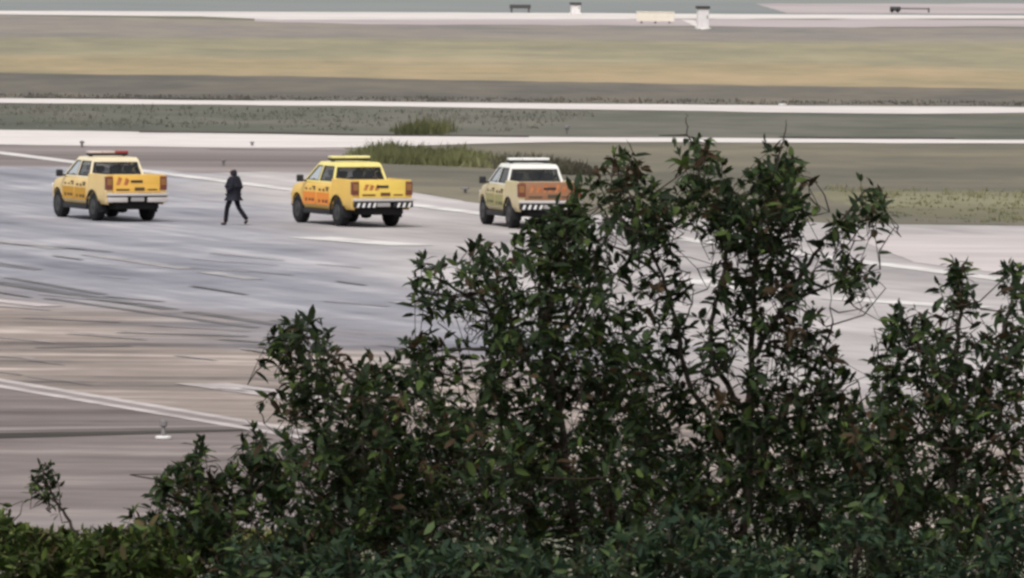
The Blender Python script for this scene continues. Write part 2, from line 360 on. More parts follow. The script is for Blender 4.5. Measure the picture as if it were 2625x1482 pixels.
def turf_zone(x0, y0, x1, y1, wdt, amp, cols): add_zone(turf, gnd(x1, y1), gnd(x0, y0), wdt, amp, [(0.40, cols[0]), (0.5, cols[1]), (0.61, cols[2])], tl, 0.0)
turf_zone(0, 94, 2575, 108, 9, 22, pale_tan); turf_zone(0, 140, 2575, 172, 9, 45, tan); turf_zone(0, 181, 2575, 226, 1.6, 14, darkg)
o = sheet('grass_field', P1[:7] + [(XR, 290), (1900, 268), (1000, 259), (0, 250), (XL, 240)], Z[1], turf, wob=.8); tag(o, kind='structure')
gsheet('grass_strip', P4, Z[1], mott, .8); gsheet('grass_strip', P5, Z[3], olive, .8)
gsheet('grass_strip', [(2040, 486), (2200, 474), (2420, 480), (XR, 486), (XR, 568), (2500, 552), (2300, 546), (2150, 524)], Z[4], [(.135, .128, .092), (.175, .165, .108), (.225, .212, .14)], 3.0)
def edge_band(px, a, b): return [(x, y - a) for x, y in px] + [(x, y + b) for x, y in reversed(px)]
tufts('mown_grass', edge_band([(XL, 240), (0, 246), (1000, 255), (1900, 263), (XR, 272)], 9, 0), 1.6, .14, [tuple(c * 1.35 for c in q) for q in darkg], 'dark grey green grass just above the middle white road', spread=.25)
tufts('rough_grass', [(XL, 258), (0, 266), (1000, 276), (1500, 286), (1300, 336), (700, 328), (0, 318), (XL, 312)], .55, .13, [tuple(c * 1.55 for c in q) for q in mott], 'mottled dark grass between the two nearer white roads', spread=.3)
lime = [(0.17, 0.168, 0.09), (0.22, 0.215, 0.12), (0.27, 0.26, 0.155)]
tufts('long_grass', [(2080, 470), (2300, 482), (2700, 480), (2700, 566), (2300, 560), (2150, 520)], 1.0, .13, [tuple(c * 1.1 for c in q) for q in lime], 'yellow green longer grass beside the runway at the right edge')
weed = [(0.10, 0.105, 0.055), (0.15, 0.155, 0.075), (0.21, 0.205, 0.11)]
MOUND = []
for (cx, cy, rx, h_) in ((925, 404, 40, .42), (975, 398, 45, .62), (1035, 400, 50, .50), (1085, 404, 45, .40), (1150, 406, 50, .55), (1205, 412, 45, .42)): MOUND.append((cx, cy, rx, h_))
def mound_height(x, y):           # lumpy top of the weed mound, metres
    h_ = np.zeros(len(x)) + .18
    for cx, cy, rx, hh in MOUND:
        c = gnd(cx, cy); r0 = (gnd(cx + rx, cy) - c).length
        h_ = np.maximum(h_, hh * np.exp(-((x - c.x) / r0) ** 2))
    return h_
tufts('weeds', [(880, 402), (940, 392), (1100, 394), (1240, 407), (1260, 425), (1120, 418), (960, 412)], 26, 1.0, [tuple(c * 1.35 for c in q) for q in weed], 'tall green weeds in a mound behind the middle pickup', spread=.25, wid=.06, hfun=mound_height)
tufts('weeds', [(1230, 412), (1480, 420), (1500, 446), (1380, 440), (1250, 425)], 8, .38, [(.07, .065, .05), (.11, .10, .075), (.16, .15, .10)], 'low brownish weeds behind the white pickup', spread=.25, wid=.06)
tufts('weeds', [(1000, 330), (1050, 326), (1120, 328), (1110, 340), (1010, 340)], 10, .42, weed, 'small dark green weed clump on the far side of the pale road', spread=.25, wid=.06)
tufts('roadside_grass', [(XL, 1331), (900, 1336), (900, 1420), (XL, 1420)], 14, .12, [(.13, .14, .045), (.24, .25, .09), (.33, .33, .15)], 'bright yellow green grass at the near edge of the pavement')

# ------------------------------------------------------------------ pickup trucks
def paint_mat(name, col):
    return noise_mat(name, [(0.3, tuple(c * .86 for c in col)), (0.65, col)], [((1.3, 1.3, 1.3), 4, 1), ((.5, .5, 2.5), 3, .6)], 0.38, 0.45, coat=0.35)
rubber = mat('tyre_rubber', (0.018, 0.018, 0.02), 0.85, 0, 0.2)
plastic = mat('black_plastic', (0.022, 0.022, 0.025), 0.6, 0, 0.3)
under = mat('underbody', (0.02, 0.019, 0.019), 0.9, 0, 0.1)
steel = mat('rim_steel', (0.055, 0.055, 0.056), 0.55, 0.4)
chrome = mat('bumper_steel', (0.62, 0.58, 0.56), 0.35, 0.35)
redl = mat('tail_lamp_red', (0.16, 0.04, 0.02), 0.25, 0, 0.5, .5)
amber = mat('tail_lamp_amber', (0.26, 0.12, 0.035), 0.3, 0, 0.5, .5)
seatm = mat('seat_fabric', (0.06, 0.06, 0.065), 0.9)
whitep = mat('white_plate', (0.75, 0.74, 0.72), 0.5)
glassm = bpy.data.materials.new('window_glass'); glassm.use_nodes = True
t = glassm.node_tree; t.nodes.clear()
tr = t.nodes.new('ShaderNodeBsdfTransparent'); tr.inputs[0].default_value = (0.46, 0.47, 0.47, 1)
gl = t.nodes.new('ShaderNodeBsdfGlossy'); gl.inputs['Roughness'].default_value = 0.06; gl.inputs['Color'].default_value = (.9, .93, .95, 1)
fre = t.nodes.new('ShaderNodeFresnel'); fre.inputs['IOR'].default_value = 1.5
mx = t.nodes.new('ShaderNodeMixShader'); ou = t.nodes.new('ShaderNodeOutputMaterial')
t.links.new(fre.outputs[0], mx.inputs[0]); t.links.new(tr.outputs[0], mx.inputs[1]); t.links.new(gl.outputs[0], mx.inputs[2]); t.links.new(mx.outputs[0], ou.inputs[0])

SEC = [(2.62, .52, .55, .90, .03), (2.56, .68, .46, .97, .04), (2.42, .80, .43, 1.02, .06), (2.22, .87, .43, 1.06, .08), (1.95, .91, .44, 1.11, .08), (1.67, .925, .46, 1.15, .07), (1.28, .925, .46, 1.19, .05),
       (0.5, .925, .46, 1.21, .0), (-.3, .925, .46, 1.22, .0), (-.98, .925, .46, 1.22, .0)]
def sec_at(y):
    for i in range(len(SEC) - 1):
        if SEC[i][0] >= y >= SEC[i + 1][0]:
            f = (SEC[i][0] - y) / (SEC[i][0] - SEC[i + 1][0]); return [SEC[i][k] + (SEC[i + 1][k] - SEC[i][k]) * f for k in range(5)]
    return SEC[-1]
def side_pts(hw, zb, zt):
    return [(hw - .09, zb), (hw - .03, zb + .10), (hw - .005, zb + .26), (hw, zb + .42), (hw - .02, zt - .16), (hw - .035, zt - .10), (hw - .075, zt)]
def cut_mesh(o, cutters):         # real wheel openings: boolean, then baked
    for c in cutters:
        c.parent = o.parent
        md = o.modifiers.new('cut', 'BOOLEAN'); md.operation = 'DIFFERENCE'; md.object = c; md.solver = 'EXACT'
    dg = bpy.context.evaluated_depsgraph_get(); me = bpy.data.meshes.new_from_object(o.evaluated_get(dg))
    o.modifiers.clear(); o.data = me
    me.shade_smooth(); me.set_sharp_from_angle(angle=math.radians(35))
FA, RA, TR, WR = 1.67, -1.415, .765, .405
def wheel_cutter(y, s):
    bm = bmesh.new(); lathe_x(bm, [(-.20, .47), (.20, .47)], 32, 0)
    for v in bm.verts: v.co = Vector((v.co.x + s * .87, v.co.y + y, v.co.z + .41))
    return from_bm('cutter', bm, None)

def make_truck(name, label, loc, rz, upper, side, tail, decal, decal_dark, bar_cols, hazard, tail_marks=0):
    mark_m = noise_mat('worn_red_marking', [(.35, (.36, .10, .035)), (.6, (.50, .20, .08))], [((6, 6, 6), 4, 1)], .6, .3)
    T = empty(name, loc, rz); T.scale = (1.04,) * 3; tag(T, label, 'pickup truck', 'airport pickups parked in a row on the runway')
    body = paint_mat(name + '_upper' + str(upper), upper); sidem = paint_mat(name + '_side' + str(side), side); tailm = paint_mat(name + '_tail' + str(tail), tail)
    decm = mat(name + '_decal' + str(decal), decal, .5); decd = mat(name + '_dmark' + str(decal_dark), decal_dark, .55)
    # lower body with bonnet
    bm = bmesh.new(); rings = []
    for (y, hw, zb, zt, cr) in SEC:
        sp = side_pts(hw, zb, zt)
        prof = [(x, z) for x, z in sp] + [(hw * .55, zt + cr * .8), (0, zt + cr)]
        full = prof + [(-x, z) for x, z in reversed(prof[:-1])]
        rings.append([bm.verts.new((x, y, z)) for x, z in full])
    n = len(rings[0])
    for i in range(len(rings) - 1):
        for k in range(n): bm.faces.new((rings[i][k], rings[i][(k + 1) % n], rings[i + 1][(k + 1) % n], rings[i + 1][k]))
    bm.faces.new(rings[0]); bm.faces.new(rings[-1])
    bo = from_bm('body', bm, sidem, T, 35)
    cutters = [wheel_cutter(FA, -1), wheel_cutter(FA, 1)]
    cut_mesh(bo, cutters)
    for c in cutters: bpy.data.objects.remove(c)
    # cargo bed: two sides, floor, front wall
    def bed_side(s):
        bm = bmesh.new(); y0, y1 = -2.60, -1.00
        prof = [(.83, .50), (.905, .62), (.925, .90), (.91, 1.18), (.90, 1.345), (.83, 1.365), (.83, 1.0)]
        A = [bm.verts.new((s * x * (0.985 if False else 1), y0, z)) for x, z in prof]; B = [bm.verts.new((s * x, y1, z)) for x, z in prof]
        for k in range(len(prof)): bm.faces.new((A[k], A[(k + 1) % len(prof)], B[(k + 1) % len(prof)], B[k]))
        bm.faces.new(A); bm.faces.new(B)
        o = from_bm('bed_side', bm, sidem, T, 35); c = wheel_cutter(RA, s); cut_mesh(o, [c]); bpy.data.objects.remove(c)
        # black wheel-arch lip
        bm = bmesh.new(); m = 18
        for (r0, r1) in ((.455, .50),):
            vv = []
            for k in range(m + 1):
                a_ = math.pi * (k / m) * 1.06 - .03 * math.pi
                for r in (r0, r1):
                    for xx in (.89, .94): vv.append(bm.verts.new((s * xx, RA + r * math.cos(a_), .41 + r * math.sin(a_))))
            for k in range(m):
                a4, b4 = vv[4 * k:4 * k + 4], vv[4 * k + 4:4 * k + 8]
                for p, q in ((0, 1), (1, 3), (3, 2), (2, 0)): bm.faces.new((a4[p], a4[q], b4[q], b4[p]))
        from_bm('arch_flare', bm, plastic, o, 35)
        return o
    for s in (-1, 1):             # dark liners inside the wheel openings
        for y in (FA, RA):
            bm = bmesh.new(); m = 16; rg = []
            for k in range(m + 1):
                a_ = math.pi * (k / m) * 1.1 - .05 * math.pi
                rg.append([bm.verts.new((s * xx, y + rr * math.cos(a_), .41 + rr * math.sin(a_))) for xx, rr in ((.60, .468), (.80, .468), (.80, .464), (.605, .464))])
            for k in range(m):
                for p in range(4): bm.faces.new((rg[k][p], rg[k][(p + 1) % 4], rg[k + 1][(p + 1) % 4], rg[k + 1][p]))
            c_ = bm.verts.new((s * .603, y, .41))
            for k in range(m): bm.faces.new((rg[k][0], rg[k + 1][0], c_))
            from_bm('wheel_arch_liner', bm, under, T)
    bed_side(-1); bed_side(1)
    bm = bmesh.new(); box(bm, -.828, .828, -2.55, -1.065, .70, .76); from_bm('bed_floor', bm, under, T)
    bm = bmesh.new(); box(bm, -.90, .90, -1.06, -1.00, .62, 1.32, .01); from_bm('bed_front_wall', bm, sidem, T)
    # tailgate
    bm = bmesh.new(); box(bm, -.715, .715, -2.655, -2.585, .84, 1.36, .018)
    tg = from_bm('tailgate', bm, tailm, T, 35)
    bm = bmesh.new(); box(bm, -.66, .66, -2.663, -2.654, .95, 1.06, .003, 1); from_bm('pressed_panel', bm, tailm, tg)
    bm = bmesh.new(); box(bm, -.18, .18, -2.672, -2.6545, 1.135, 1.205, .006, 1); from_bm('handle', bm, plastic, tg)
    bm = bmesh.new(); box(bm, -.06, .24, -2.668, -2.662, .90, 1.0, .003, 1); from_bm('nameplate', bm, decd, tg)
    bm = bmesh.new(); box(bm, -.62, -.22, -2.668, -2.662, .905, .955, .002, 1); from_bm('lettering_strip', bm, decd, tg)
    bm = bmesh.new(); box(bm, .34, .62, -2.668, -2.662, .915, .955, .002, 1); from_bm('lettering_strip', bm, decd, tg)
    for s in (-1, 1):
        bm = bmesh.new(); box(bm, min(s * .72, s * .928), max(s * .72, s * .928), -2.66, -2.50, .93, 1.31, .02)
        tl = from_bm('tail_light', bm, redl, T, 35)
        bm = bmesh.new(); box(bm, min(s * .745, s * .895), max(s * .745, s * .895), -2.668, -2.655, 1.06, 1.24, .003, 1); from_bm('indicator_lens', bm, amber, tl)
        bm = bmesh.new(); box(bm, min(s * .722, s * .90), max(s * .722, s * .90), -2.62, -2.54, 1.313, 1.36, .01); from_bm('bed_corner', bm, tailm, T)
        bm = bmesh.new(); box(bm, min(s * .722, s * .92), max(s * .722, s * .92), -2.62, -2.54, .56, .925, .012); from_bm('rear_quarter', bm, sidem, T)
    rk = random.Random(int(loc.x * 50) + 3)
    for k in range(tail_marks):   # worn red-brown warning stripes on the tailgate
        x0 = -.62 + k * .19 + rk.uniform(-.02, .02); z0 = 1.02 + rk.uniform(-.03, .03); bm = bmesh.new()
        q = [bm.verts.new((x, -2.660, z)) for x, z in ((x0, z0), (x0 + rk.uniform(.07, .12), z0 - .01), (x0 + .19, z0 + rk.uniform(.17, .26)), (x0 + .08, z0 + rk.uniform(.19, .27)))]
        f_ = bm.faces.new(q); r_ = bmesh.ops.extrude_face_region(bm, geom=[f_])
        for v in [g_ for g_ in r_['geom'] if isinstance(g_, bmesh.types.BMVert)]: v.co.y += .007
        from_bm('warning_stripe', bm, mark_m, tg)
    # bumper
    bm = bmesh.new(); box(bm, -.93, .93, -2.80, -2.665, .755, .835, .025); bp = from_bm('rear_bumper', bm, chrome, T, 35)
    bm = bmesh.new(); box(bm, -.90, .90, -2.77, -2.67, .725, .753); from_bm('bumper_underside', bm, plastic, bp)
    for s in (-1, 1):
        bm = bmesh.new(); box(bm, min(s * .30, s * .91), max(s * .30, s * .91), -2.775, -2.67, .575, .722, .03); e_ = from_bm('bumper_end', bm, chrome if not hazard else plastic, bp, 35)
        if hazard:
            for k in range(4 if s < 0 else 3):
                x0 = (-.84 if s < 0 else .40) + k * .165
                bm = bmesh.new()
                q = [bm.verts.new((x, -2.780, z)) for x, z in ((x0, .585), (x0 + .075, .585), (x0 + .115, .712), (x0 + .05, .712))]
                f_ = bm.faces.new(q); r_ = bmesh.ops.extrude_face_region(bm, geom=[f_])
                for v in [g_ for g_ in r_['geom'] if isinstance(g_, bmesh.types.BMVert)]: v.co.y += .004
                from_bm('reflective_stripe', bm, whitep, e_)
    bm = bmesh.new(); box(bm, -.20, .20, -2.772, -2.69, .60, .715, .006, 1); pl = from_bm('licence_plate', bm, mat('plate_grey', (.34, .32, .32), .5), bp)
    # underbody, axle, mudflaps, steps
    bm = bmesh.new(); box(bm, -.60, .60, -2.60, 2.30, .36, .62, .04); from_bm('chassis', bm, under, T)
    bm = bmesh.new(); lathe_x(bm, [(-.70, .05), (-.16, .06), (-.12, .15), (0, .17), (.12, .15), (.16, .06), (.70, .05)], 16)
    for v in bm.verts: v.co += Vector((0, RA, .39))
    from_bm('rear_axle', bm, under, T, 40)
    bm = bmesh.new(); lathe_x(bm, [(-.70, .05), (.70, .05)], 12)
    for v in bm.verts: v.co += Vector((0, FA, .39))
    from_bm('front_axle', bm, under, T, 40)
    for s in (-1, 1):
        bm = bmesh.new(); box(bm, min(s * .64, s * .90), max(s * .64, s * .90), -1.93, -1.905, .26, .66, .008, 1); from_bm('mudflap', bm, rubber, T)
        bm = bmesh.new(); box(bm, min(s * .72, s * .935), max(s * .72, s * .935), -.88, 1.10, .31, .45, .02); from_bm('side_step', bm, plastic, T, 35)
    # wheels
    for y in (FA, RA):
        for s in (-1, 1):
            wl = empty('wheel', (s * TR, y, WR)); wl.parent = T
            bm = bmesh.new(); lathe_x(bm, [(-.135, .24), (-.15, .30), (-.14, .365), (-.105, WR - .004), (-.03, WR), (.03, WR), (.105, WR - .004), (.14, .365), (.15, .30), (.135, .24)], 32)
            from_bm('tyre', bm, rubber, wl, 40)
            bm = bmesh.new(); lathe_x(bm, [(s * .130, .236), (s * .148, .228), (s * .139, .17), (s * .137, .09), (s * .160, .06), (s * .160, .03)], 24); from_bm('rim', bm, steel, wl, 40)
    # cab: pillars and roof around real window openings
    bot = {'rear': -.975, 'b': .12, 'a': .98, 'ws': 1.30}
    zb_, zt_ = 1.215, 1.745
    hwb, hwt = .86, .70
    bm = bmesh.new()
    def V_(x, y, z): return bm.verts.new((x, y, z))
    cab = {}
    for s in (-1, 1):
        for key, yb, yt in (('r', -.975, -.80), ('b', .12, .06), ('f', 1.28, .50)):
            cab[s, key, 0] = V_(s * hwb, yb, zb_); cab[s, key, 1] = V_(s * hwt, yt, zt_)
    win = []
    win.append(('rear_window', bm.faces.new((cab[-1, 'r', 0], cab[1, 'r', 0], cab[1, 'r', 1], cab[-1, 'r', 1]))))
    win.append(('windscreen', bm.faces.new((cab[1, 'f', 0], cab[-1, 'f', 0], cab[-1, 'f', 1], cab[1, 'f', 1]))))
    for s in (-1, 1):
        win.append(('side_window', bm.faces.new((cab[s, 'r', 0], cab[s, 'b', 0], cab[s, 'b', 1], cab[s, 'r', 1]))))
        win.append(('side_window', bm.faces.new((cab[s, 'b', 0], cab[s, 'f', 0], cab[s, 'f', 1], cab[s, 'b', 1]))))
    roofring = [cab[-1, 'r', 1], cab[-1, 'b', 1], cab[-1, 'f', 1], cab[1, 'f', 1], cab[1, 'b', 1], cab[1, 'r', 1]]
    ctr = Vector((0, 0, 1.45)); panes = []
    for nm, f in win:
        f.normal_update()
        r_ = bmesh.ops.inset_individual(bm, faces=[f], thickness=.085 if nm == 'rear_window' else .06, use_even_offset=True)
        pts = [v.co.copy() for v in f.verts]
        if nm == 'rear_window':
            for v in f.verts:
                if v.co.z < 1.4: v.co.z -= .03
            pts = [v.co.copy() for v in f.verts]
        panes.append((nm, pts))
        bm.faces.remove(f)
    # roof skin, crowned
    up = [bm.verts.new((v.co.x * .93, v.co.y * .93 - .01, 1.80)) for v in roofring]
    for k in range(6): bm.faces.new((roofring[k], roofring[(k + 1) % 6], up[(k + 1) % 6], up[k]))
    top = [bm.verts.new((v.co.x * .6, v.co.y * .6, 1.825)) for v in up]
    for k in range(6): bm.faces.new((up[k], up[(k + 1) % 6], top[(k + 1) % 6], top[k]))
    bm.faces.new(top)
    bmesh.ops.recalc_face_normals(bm, faces=bm.faces[:])
    me = bpy.data.meshes.new('cab'); bm.to_mesh(me); bm.free()
    co = link('cab', me, body, T); md = co.modifiers.new('solid', 'SOLIDIFY'); md.thickness = .035; md.offset = -1 if True else 1
    dg = bpy.context.evaluated_depsgraph_get(); me2 = bpy.data.meshes.new_from_object(co.evaluated_get(dg)); co.modifiers.clear(); co.data = me2
    me2.shade_smooth(); me2.set_sharp_from_angle(angle=math.radians(28))
    for nm, pts in panes:
        bm = bmesh.new(); c_ = sum(pts, Vector()) / 4; nn = (c_ - ctr).normalized()
        nv = (pts[1] - pts[0]).cross(pts[2] - pts[1]).normalized()
        if nv.dot(nn) < 0: nv = -nv
        P = [c_ + (p - c_) * 1.04 - nv * .018 for p in pts]
        bm.faces.new([bm.verts.new(p) for p in P])
        go = from_bm(nm, bm, glassm, T)
        # dark rubber seal
        bm = bmesh.new()
        o_ = [bm.verts.new(c_ + (p - c_) * 1.045 + nv * .002) for p in pts]; i_ = [bm.verts.new(c_ + (p - c_) * .93 + nv * .002) for p in pts]
        o2 = [bm.verts.new(c_ + (p - c_) * 1.045 - nv * .01) for p in pts]; i2 = [bm.verts.new(c_ + (p - c_) * .93 - nv * .01) for p in pts]
        for k in range(4):
            j = (k + 1) % 4
            for q in ((o_[k], o_[j], i_[j], i_[k]), (o2[k], o2[j], i2[j], i2[k]), (o_[k], o_[j], o2[j], o2[k]), (i_[k], i_[j], i2[j], i2[k])): bm.faces.new(q)
        from_bm('window_seal', bm, plastic, go)
    # seats
    for (yy, xs_) in ((-.62, (-.42, 0, .42)), (.25, (-.40, .40))):
        for xx in xs_:
            bm = bmesh.new(); box(bm, xx - .22, xx + .22, yy - .09, yy + .05, 1.16, 1.36, .04); box(bm, xx - .13, xx + .13, yy - .10, yy - .01, 1.39, 1.56, .035); box(bm, xx - .06, xx + .06, yy - .07, yy - .04, 1.33, 1.42)
            from_bm('seat', bm, seatm, T, 40)
    bm = bmesh.new(); box(bm, -.80, .80, .95, 1.15, 1.19, 1.27, .03); from_bm('dashboard', bm, plastic, T)
    # doors
    def door(s, y0, y1):
        bm = bmesh.new(); N = 5; outs, ins = [], []
        for k in range(N + 1):
            y = y0 + (y1 - y0) * k / N; _, hw, zb, zt, cr = sec_at(y); sp = side_pts(hw, zb, zt)[1:6]
            outs.append([bm.verts.new((s * (x + .009), y, z + (.02 if i_ == 0 else (.02 if i_ == 4 else 0)))) for i_, (x, z) in enumerate(sp)])
            ins.append([bm.verts.new((s * (x - .004), y, z + (.02 if i_ == 0 else (.02 if i_ == 4 else 0)))) for i_, (x, z) in enumerate(sp)])
        M = len(outs[0])
        for k in range(N):
            for j in range(M - 1):
                bm.faces.new((outs[k][j], outs[k][j + 1], outs[k + 1][j + 1], outs[k + 1][j])); bm.faces.new((ins[k][j], ins[k][j + 1], ins[k + 1][j + 1], ins[k + 1][j]))
            for j in (0, M - 1): bm.faces.new((outs[k][j], outs[k + 1][j], ins[k + 1][j], ins[k][j]))
        for k in (0, N):
            for j in range(M - 1): bm.faces.new((outs[k][j], outs[k][j + 1], ins[k][j + 1], ins[k][j]))
        d = from_bm('door', bm, sidem, T, 35)
        yc = y0 + .10
        bm = bmesh.new(); box(bm, min(s * .915, s * .95), max(s * .915, s * .95), yc, yc + .17, 1.06, 1.10, .008, 1); from_bm('handle', bm, plastic, d)
        # door decal with dark marks
        def patch(nm, ya, yb, za, zb2, m_, off):
            bm = bmesh.new(); q = []
            for (y, z) in ((ya, za), (yb, za), (yb, zb2), (ya, zb2)):
                q.append(bm.verts.new((s * (.925 + off), y, z)))
            f_ = bm.faces.new(q); r_ = bmesh.ops.extrude_face_region(bm, geom=[f_])
            for v in [g_ for g_ in r_['geom'] if isinstance(g_, bmesh.types.BMVert)]: v.co.x -= s * .006
            from_bm(nm, bm, m_, d)
        patch('decal', y0 + .02, y1 - .02, .58, .93, decm, .013)
        rr = random.Random(int(y0 * 100) + 7)
        for k in range(3):
            ya = y0 + .12 + k * .28 + rr.uniform(-.03, .03); patch('decal_mark', ya, ya + rr.uniform(.12, .2), .64 + rr.uniform(0, .04), .72 + rr.uniform(0, .03), decd, .017)
        for k in range(3):
            ya = y0 + .10 + k * .30 + rr.uniform(-.03, .03); patch('decal_mark', ya, ya + rr.uniform(.10, .18), .97 + rr.uniform(0, .03), 1.03 + rr.uniform(0, .02), decd, .014)
    for s in (-1, 1):
        door(s, -.90, .11); door(s, .135, 1.17)
        # mirrors
        bm = bmesh.new(); box(bm, min(s * .96, s * 1.15), max(s * .96, s * 1.15), 1.02, 1.14, 1.20, 1.40, .03)
        box(bm, min(s * .85, s * .98), max(s * .85, s * .98), 1.05, 1.11, 1.22, 1.26, .01); from_bm('side_mirror', bm, plastic, T, 40)
        bm = bmesh.new(); box(bm, min(s * .48, s * .80), max(s * .48, s * .80), 2.30, 2.50, .84, .97, .03); from_bm('headlight', bm, whitep, T, 40)
    bm = bmesh.new(); box(bm, -.45, .45, 2.62, 2.69, .70, .93, .02); from_bm('grille', bm, plastic, T)
    bm = bmesh.new(); box(bm, -.70, .70, 2.50, 2.68, .44, .64, .06); from_bm('front_bumper', bm, plastic, T, 40)
    # light bar
    bm = bmesh.new(); box(bm, -.60, .60, -.22, .06, 1.845, 1.905, .02)
    for s in (-1, 1): box(bm, s * .5 - .04, s * .5 + .04, -.14, -.02, 1.80, 1.86)
    lb = from_bm('light_bar', bm, plastic, T, 35)
    for (x0, x1, c) in ((-.60, -.20, bar_cols[0]), (-.195, .195, bar_cols[1]), (.20, .60, bar_cols[2])):
        bm = bmesh.new(); box(bm, x0, x1, -.23, .07, 1.907, 1.975, .025); from_bm('lens', bm, mat('bar_lens' + str(c), c, .3, 0, .5, .4), lb, 40)
    # aerial
    return T

def place_truck(px, py, deg):     # pixel under the rear left tyre
    p = gnd(px, py); rz = math.radians(deg)
    off = Matrix.Rotation(rz, 3, 'Z') @ (Vector((-TR, RA, 0)) * 1.04)
    return Vector((p.x - off.x, p.y - off.y, Z[2] + .003)), rz
Y1 = (0.78, 0.45, 0.085)
l, rz = place_truck(244, 556, 21)
make_truck('pickup_truck', 'yellow pickup, cream cab and sides painted as sky reflection, dark red light bar, left of the walking person', l, rz,
           (0.80, 0.70, 0.48), (0.78, 0.57, 0.25), (0.82, 0.48, 0.09), (0.50, 0.26, 0.02), (0.07, 0.04, 0.02), [(.62, .5, .47), (.55, .42, .40), (.30, .03, .03)], False, 2)  # overcast sky reflection on yellow paint put into the paler cab and side colours
l, rz = place_truck(858, 570, 22.5)
make_truck('pickup_truck', 'all yellow pickup with orange door panel, middle one of the three trucks', l, rz,
           (0.84, 0.72, 0.24), (0.82, 0.53, 0.12), (0.84, 0.60, 0.12), (0.74, 0.24, 0.035), (0.13, 0.05, 0.02), [(.80, .72, .30), (.85, .78, .34), (.82, .76, .36)], True, 3)
l, rz = place_truck(1290, 575, 14)
make_truck('pickup_truck', 'white cabbed pickup with orange tailgate half hidden behind the tree', l, rz,
           (0.80, 0.79, 0.74), (0.62, 0.52, 0.30), (0.30, 0.145, 0.075), (0.30, 0.28, 0.12), (0.06, 0.05, 0.03), [(.80, .79, .74), (.82, .80, .76), (.80, .79, .74)], True, 6)

# ------------------------------------------------------------------ walking person
def skin(name, verts, edges, radii, m, parent=None, sub=2, root=0):
    me = bpy.data.meshes.new(name); me.from_pydata(verts, edges, []); o = link(name, me)
    md = o.modifiers.new('skin', 'SKIN'); md.use_smooth_shade = True
    if not me.skin_vertices: bpy.context.view_layer.objects.active = o
    sv = me.skin_vertices[0].data if me.skin_vertices else None
    if sv is None:
        raise RuntimeError('no skin layer')
    for i, r in enumerate(radii):
        sv[i].radius = r if isinstance(r, tuple) else (r, r); sv[i].use_root = (i == root)
    s_ = o.modifiers.new('sub', 'SUBSURF'); s_.levels = sub; s_.render_levels = sub
    dg = bpy.context.evaluated_depsgraph_get(); me2 = bpy.data.meshes.new_from_object(o.evaluated_get(dg)); o.modifiers.clear(); o.data = me2
    me2.materials.clear(); me2.materials.append(m); me2.shade_smooth()
    if parent: o.parent = parent
    return o
pp = gnd(566, 567)
PER = empty('person', (pp.x + .24, pp.y, Z[2]), math.radians(90 - 30))    # local +Y is the walking direction
tag(PER, 'person in dark hooded jacket and trousers walking between the two left pickups', 'person')
skinm = mat('skin', (.28, .16, .11), .6); jack = noise_mat('dark_jacket', [(.3, (.012, .012, .018)), (.7, (.026, .026, .036))], [((4, 4, 4), 4, 1)], .85, .15)
trou = mat('dark_trousers', (.012, .012, .017), .9, 0, .1); shoe = mat('dark_shoes', (.012, .011, .012), .7)
# body: pelvis, spine, neck, head, arms bent with the hands in the jacket pockets, legs in mid stride
bv = [(0, 0, .92), (0, .0, 1.12), (0, -.02, 1.34), (0, .01, 1.46), (0, .045, 1.58), (0, .05, 1.66),
      (-.17, -.02, 1.38), (-.235, -.10, 1.13), (-.17, .10, 1.02), (-.12, .16, 1.01),
      (.17, -.02, 1.38), (.235, -.10, 1.13), (.17, .10, 1.02), (.12, .16, 1.01),
      (-.09, .02, .86), (-.10, .16, .50), (-.10, .20, .10), (-.10, .33, .05),
      (.09, -.02, .86), (.10, -.13, .52), (.10, -.42, .20), (.10, -.36, .07)]
be = [(0, 1), (1, 2), (2, 3), (3, 4), (4, 5), (2, 6), (6, 7), (7, 8), (8, 9), (2, 10), (10, 11), (11, 12), (12, 13), (0, 14), (14, 15), (15, 16), (16, 17), (0, 18), (18, 19), (19, 20), (20, 21)]
br = [(.15, .11), (.13, .10), (.15, .10), .055, (.075, .09), (.07, .085), .06, .042, .035, .035, .06, .042, .035, .035, .085, .055, .04, .035, .085, .055, .04, .035]
body = skin('body', bv, be, br, skinm, PER)
# face details on the head
for s in (-1, 1):
    bm = bmesh.new(); bmesh.ops.create_uvsphere(bm, u_segments=8, v_segments=6, radius=.012, matrix=Matrix.Translation((s * .032, .125, 1.625))); from_bm('eye', bm, mat('eye_white', (.6, .58, .55), .3), PER, 60)
bm = bmesh.new(); bmesh.ops.create_cone(bm, cap_ends=True, segments=8, radius1=.018, radius2=.006, depth=.05, matrix=Matrix.Translation((0, .138, 1.605)) @ Matrix.Rotation(-.2, 4, 'X')); from_bm('nose', bm, skinm, PER, 60)
# clothes
skin('trousers', [bv[0], bv[14], bv[15], (-.10, .205, .07), bv[18], bv[19], (.10, -.43, .165)], [(0, 1), (1, 2), (2, 3), (0, 4), (4, 5), (5, 6)], [(.165, .125), .10, .075, .068, .10, .075, .068], trou, PER)
skin('jacket', [(0, -.01, .76), (0, -.01, .95), (0, -.015, 1.14), (0, -.03, 1.34), (0, .0, 1.455),
                (-.18, -.03, 1.38), (-.255, -.11, 1.13), (-.18, .11, 1.02), (.18, -.03, 1.38), (.255, -.11, 1.13), (.18, .11, 1.02)],
     [(0, 1), (1, 2), (2, 3), (3, 4), (3, 5), (5, 6), (6, 7), (3, 8), (8, 9), (9, 10)],
     [(.225, .205), (.225, .205), (.215, .20), (.205, .175), .09, .095, .08, .07, .095, .08, .07], jack, PER, root=1)
skin('hood', [(0, -.05, 1.44), (0, .0, 1.56), (0, .03, 1.655)], [(0, 1), (1, 2)], [.10, (.105, .12), (.085, .10)], jack, PER)
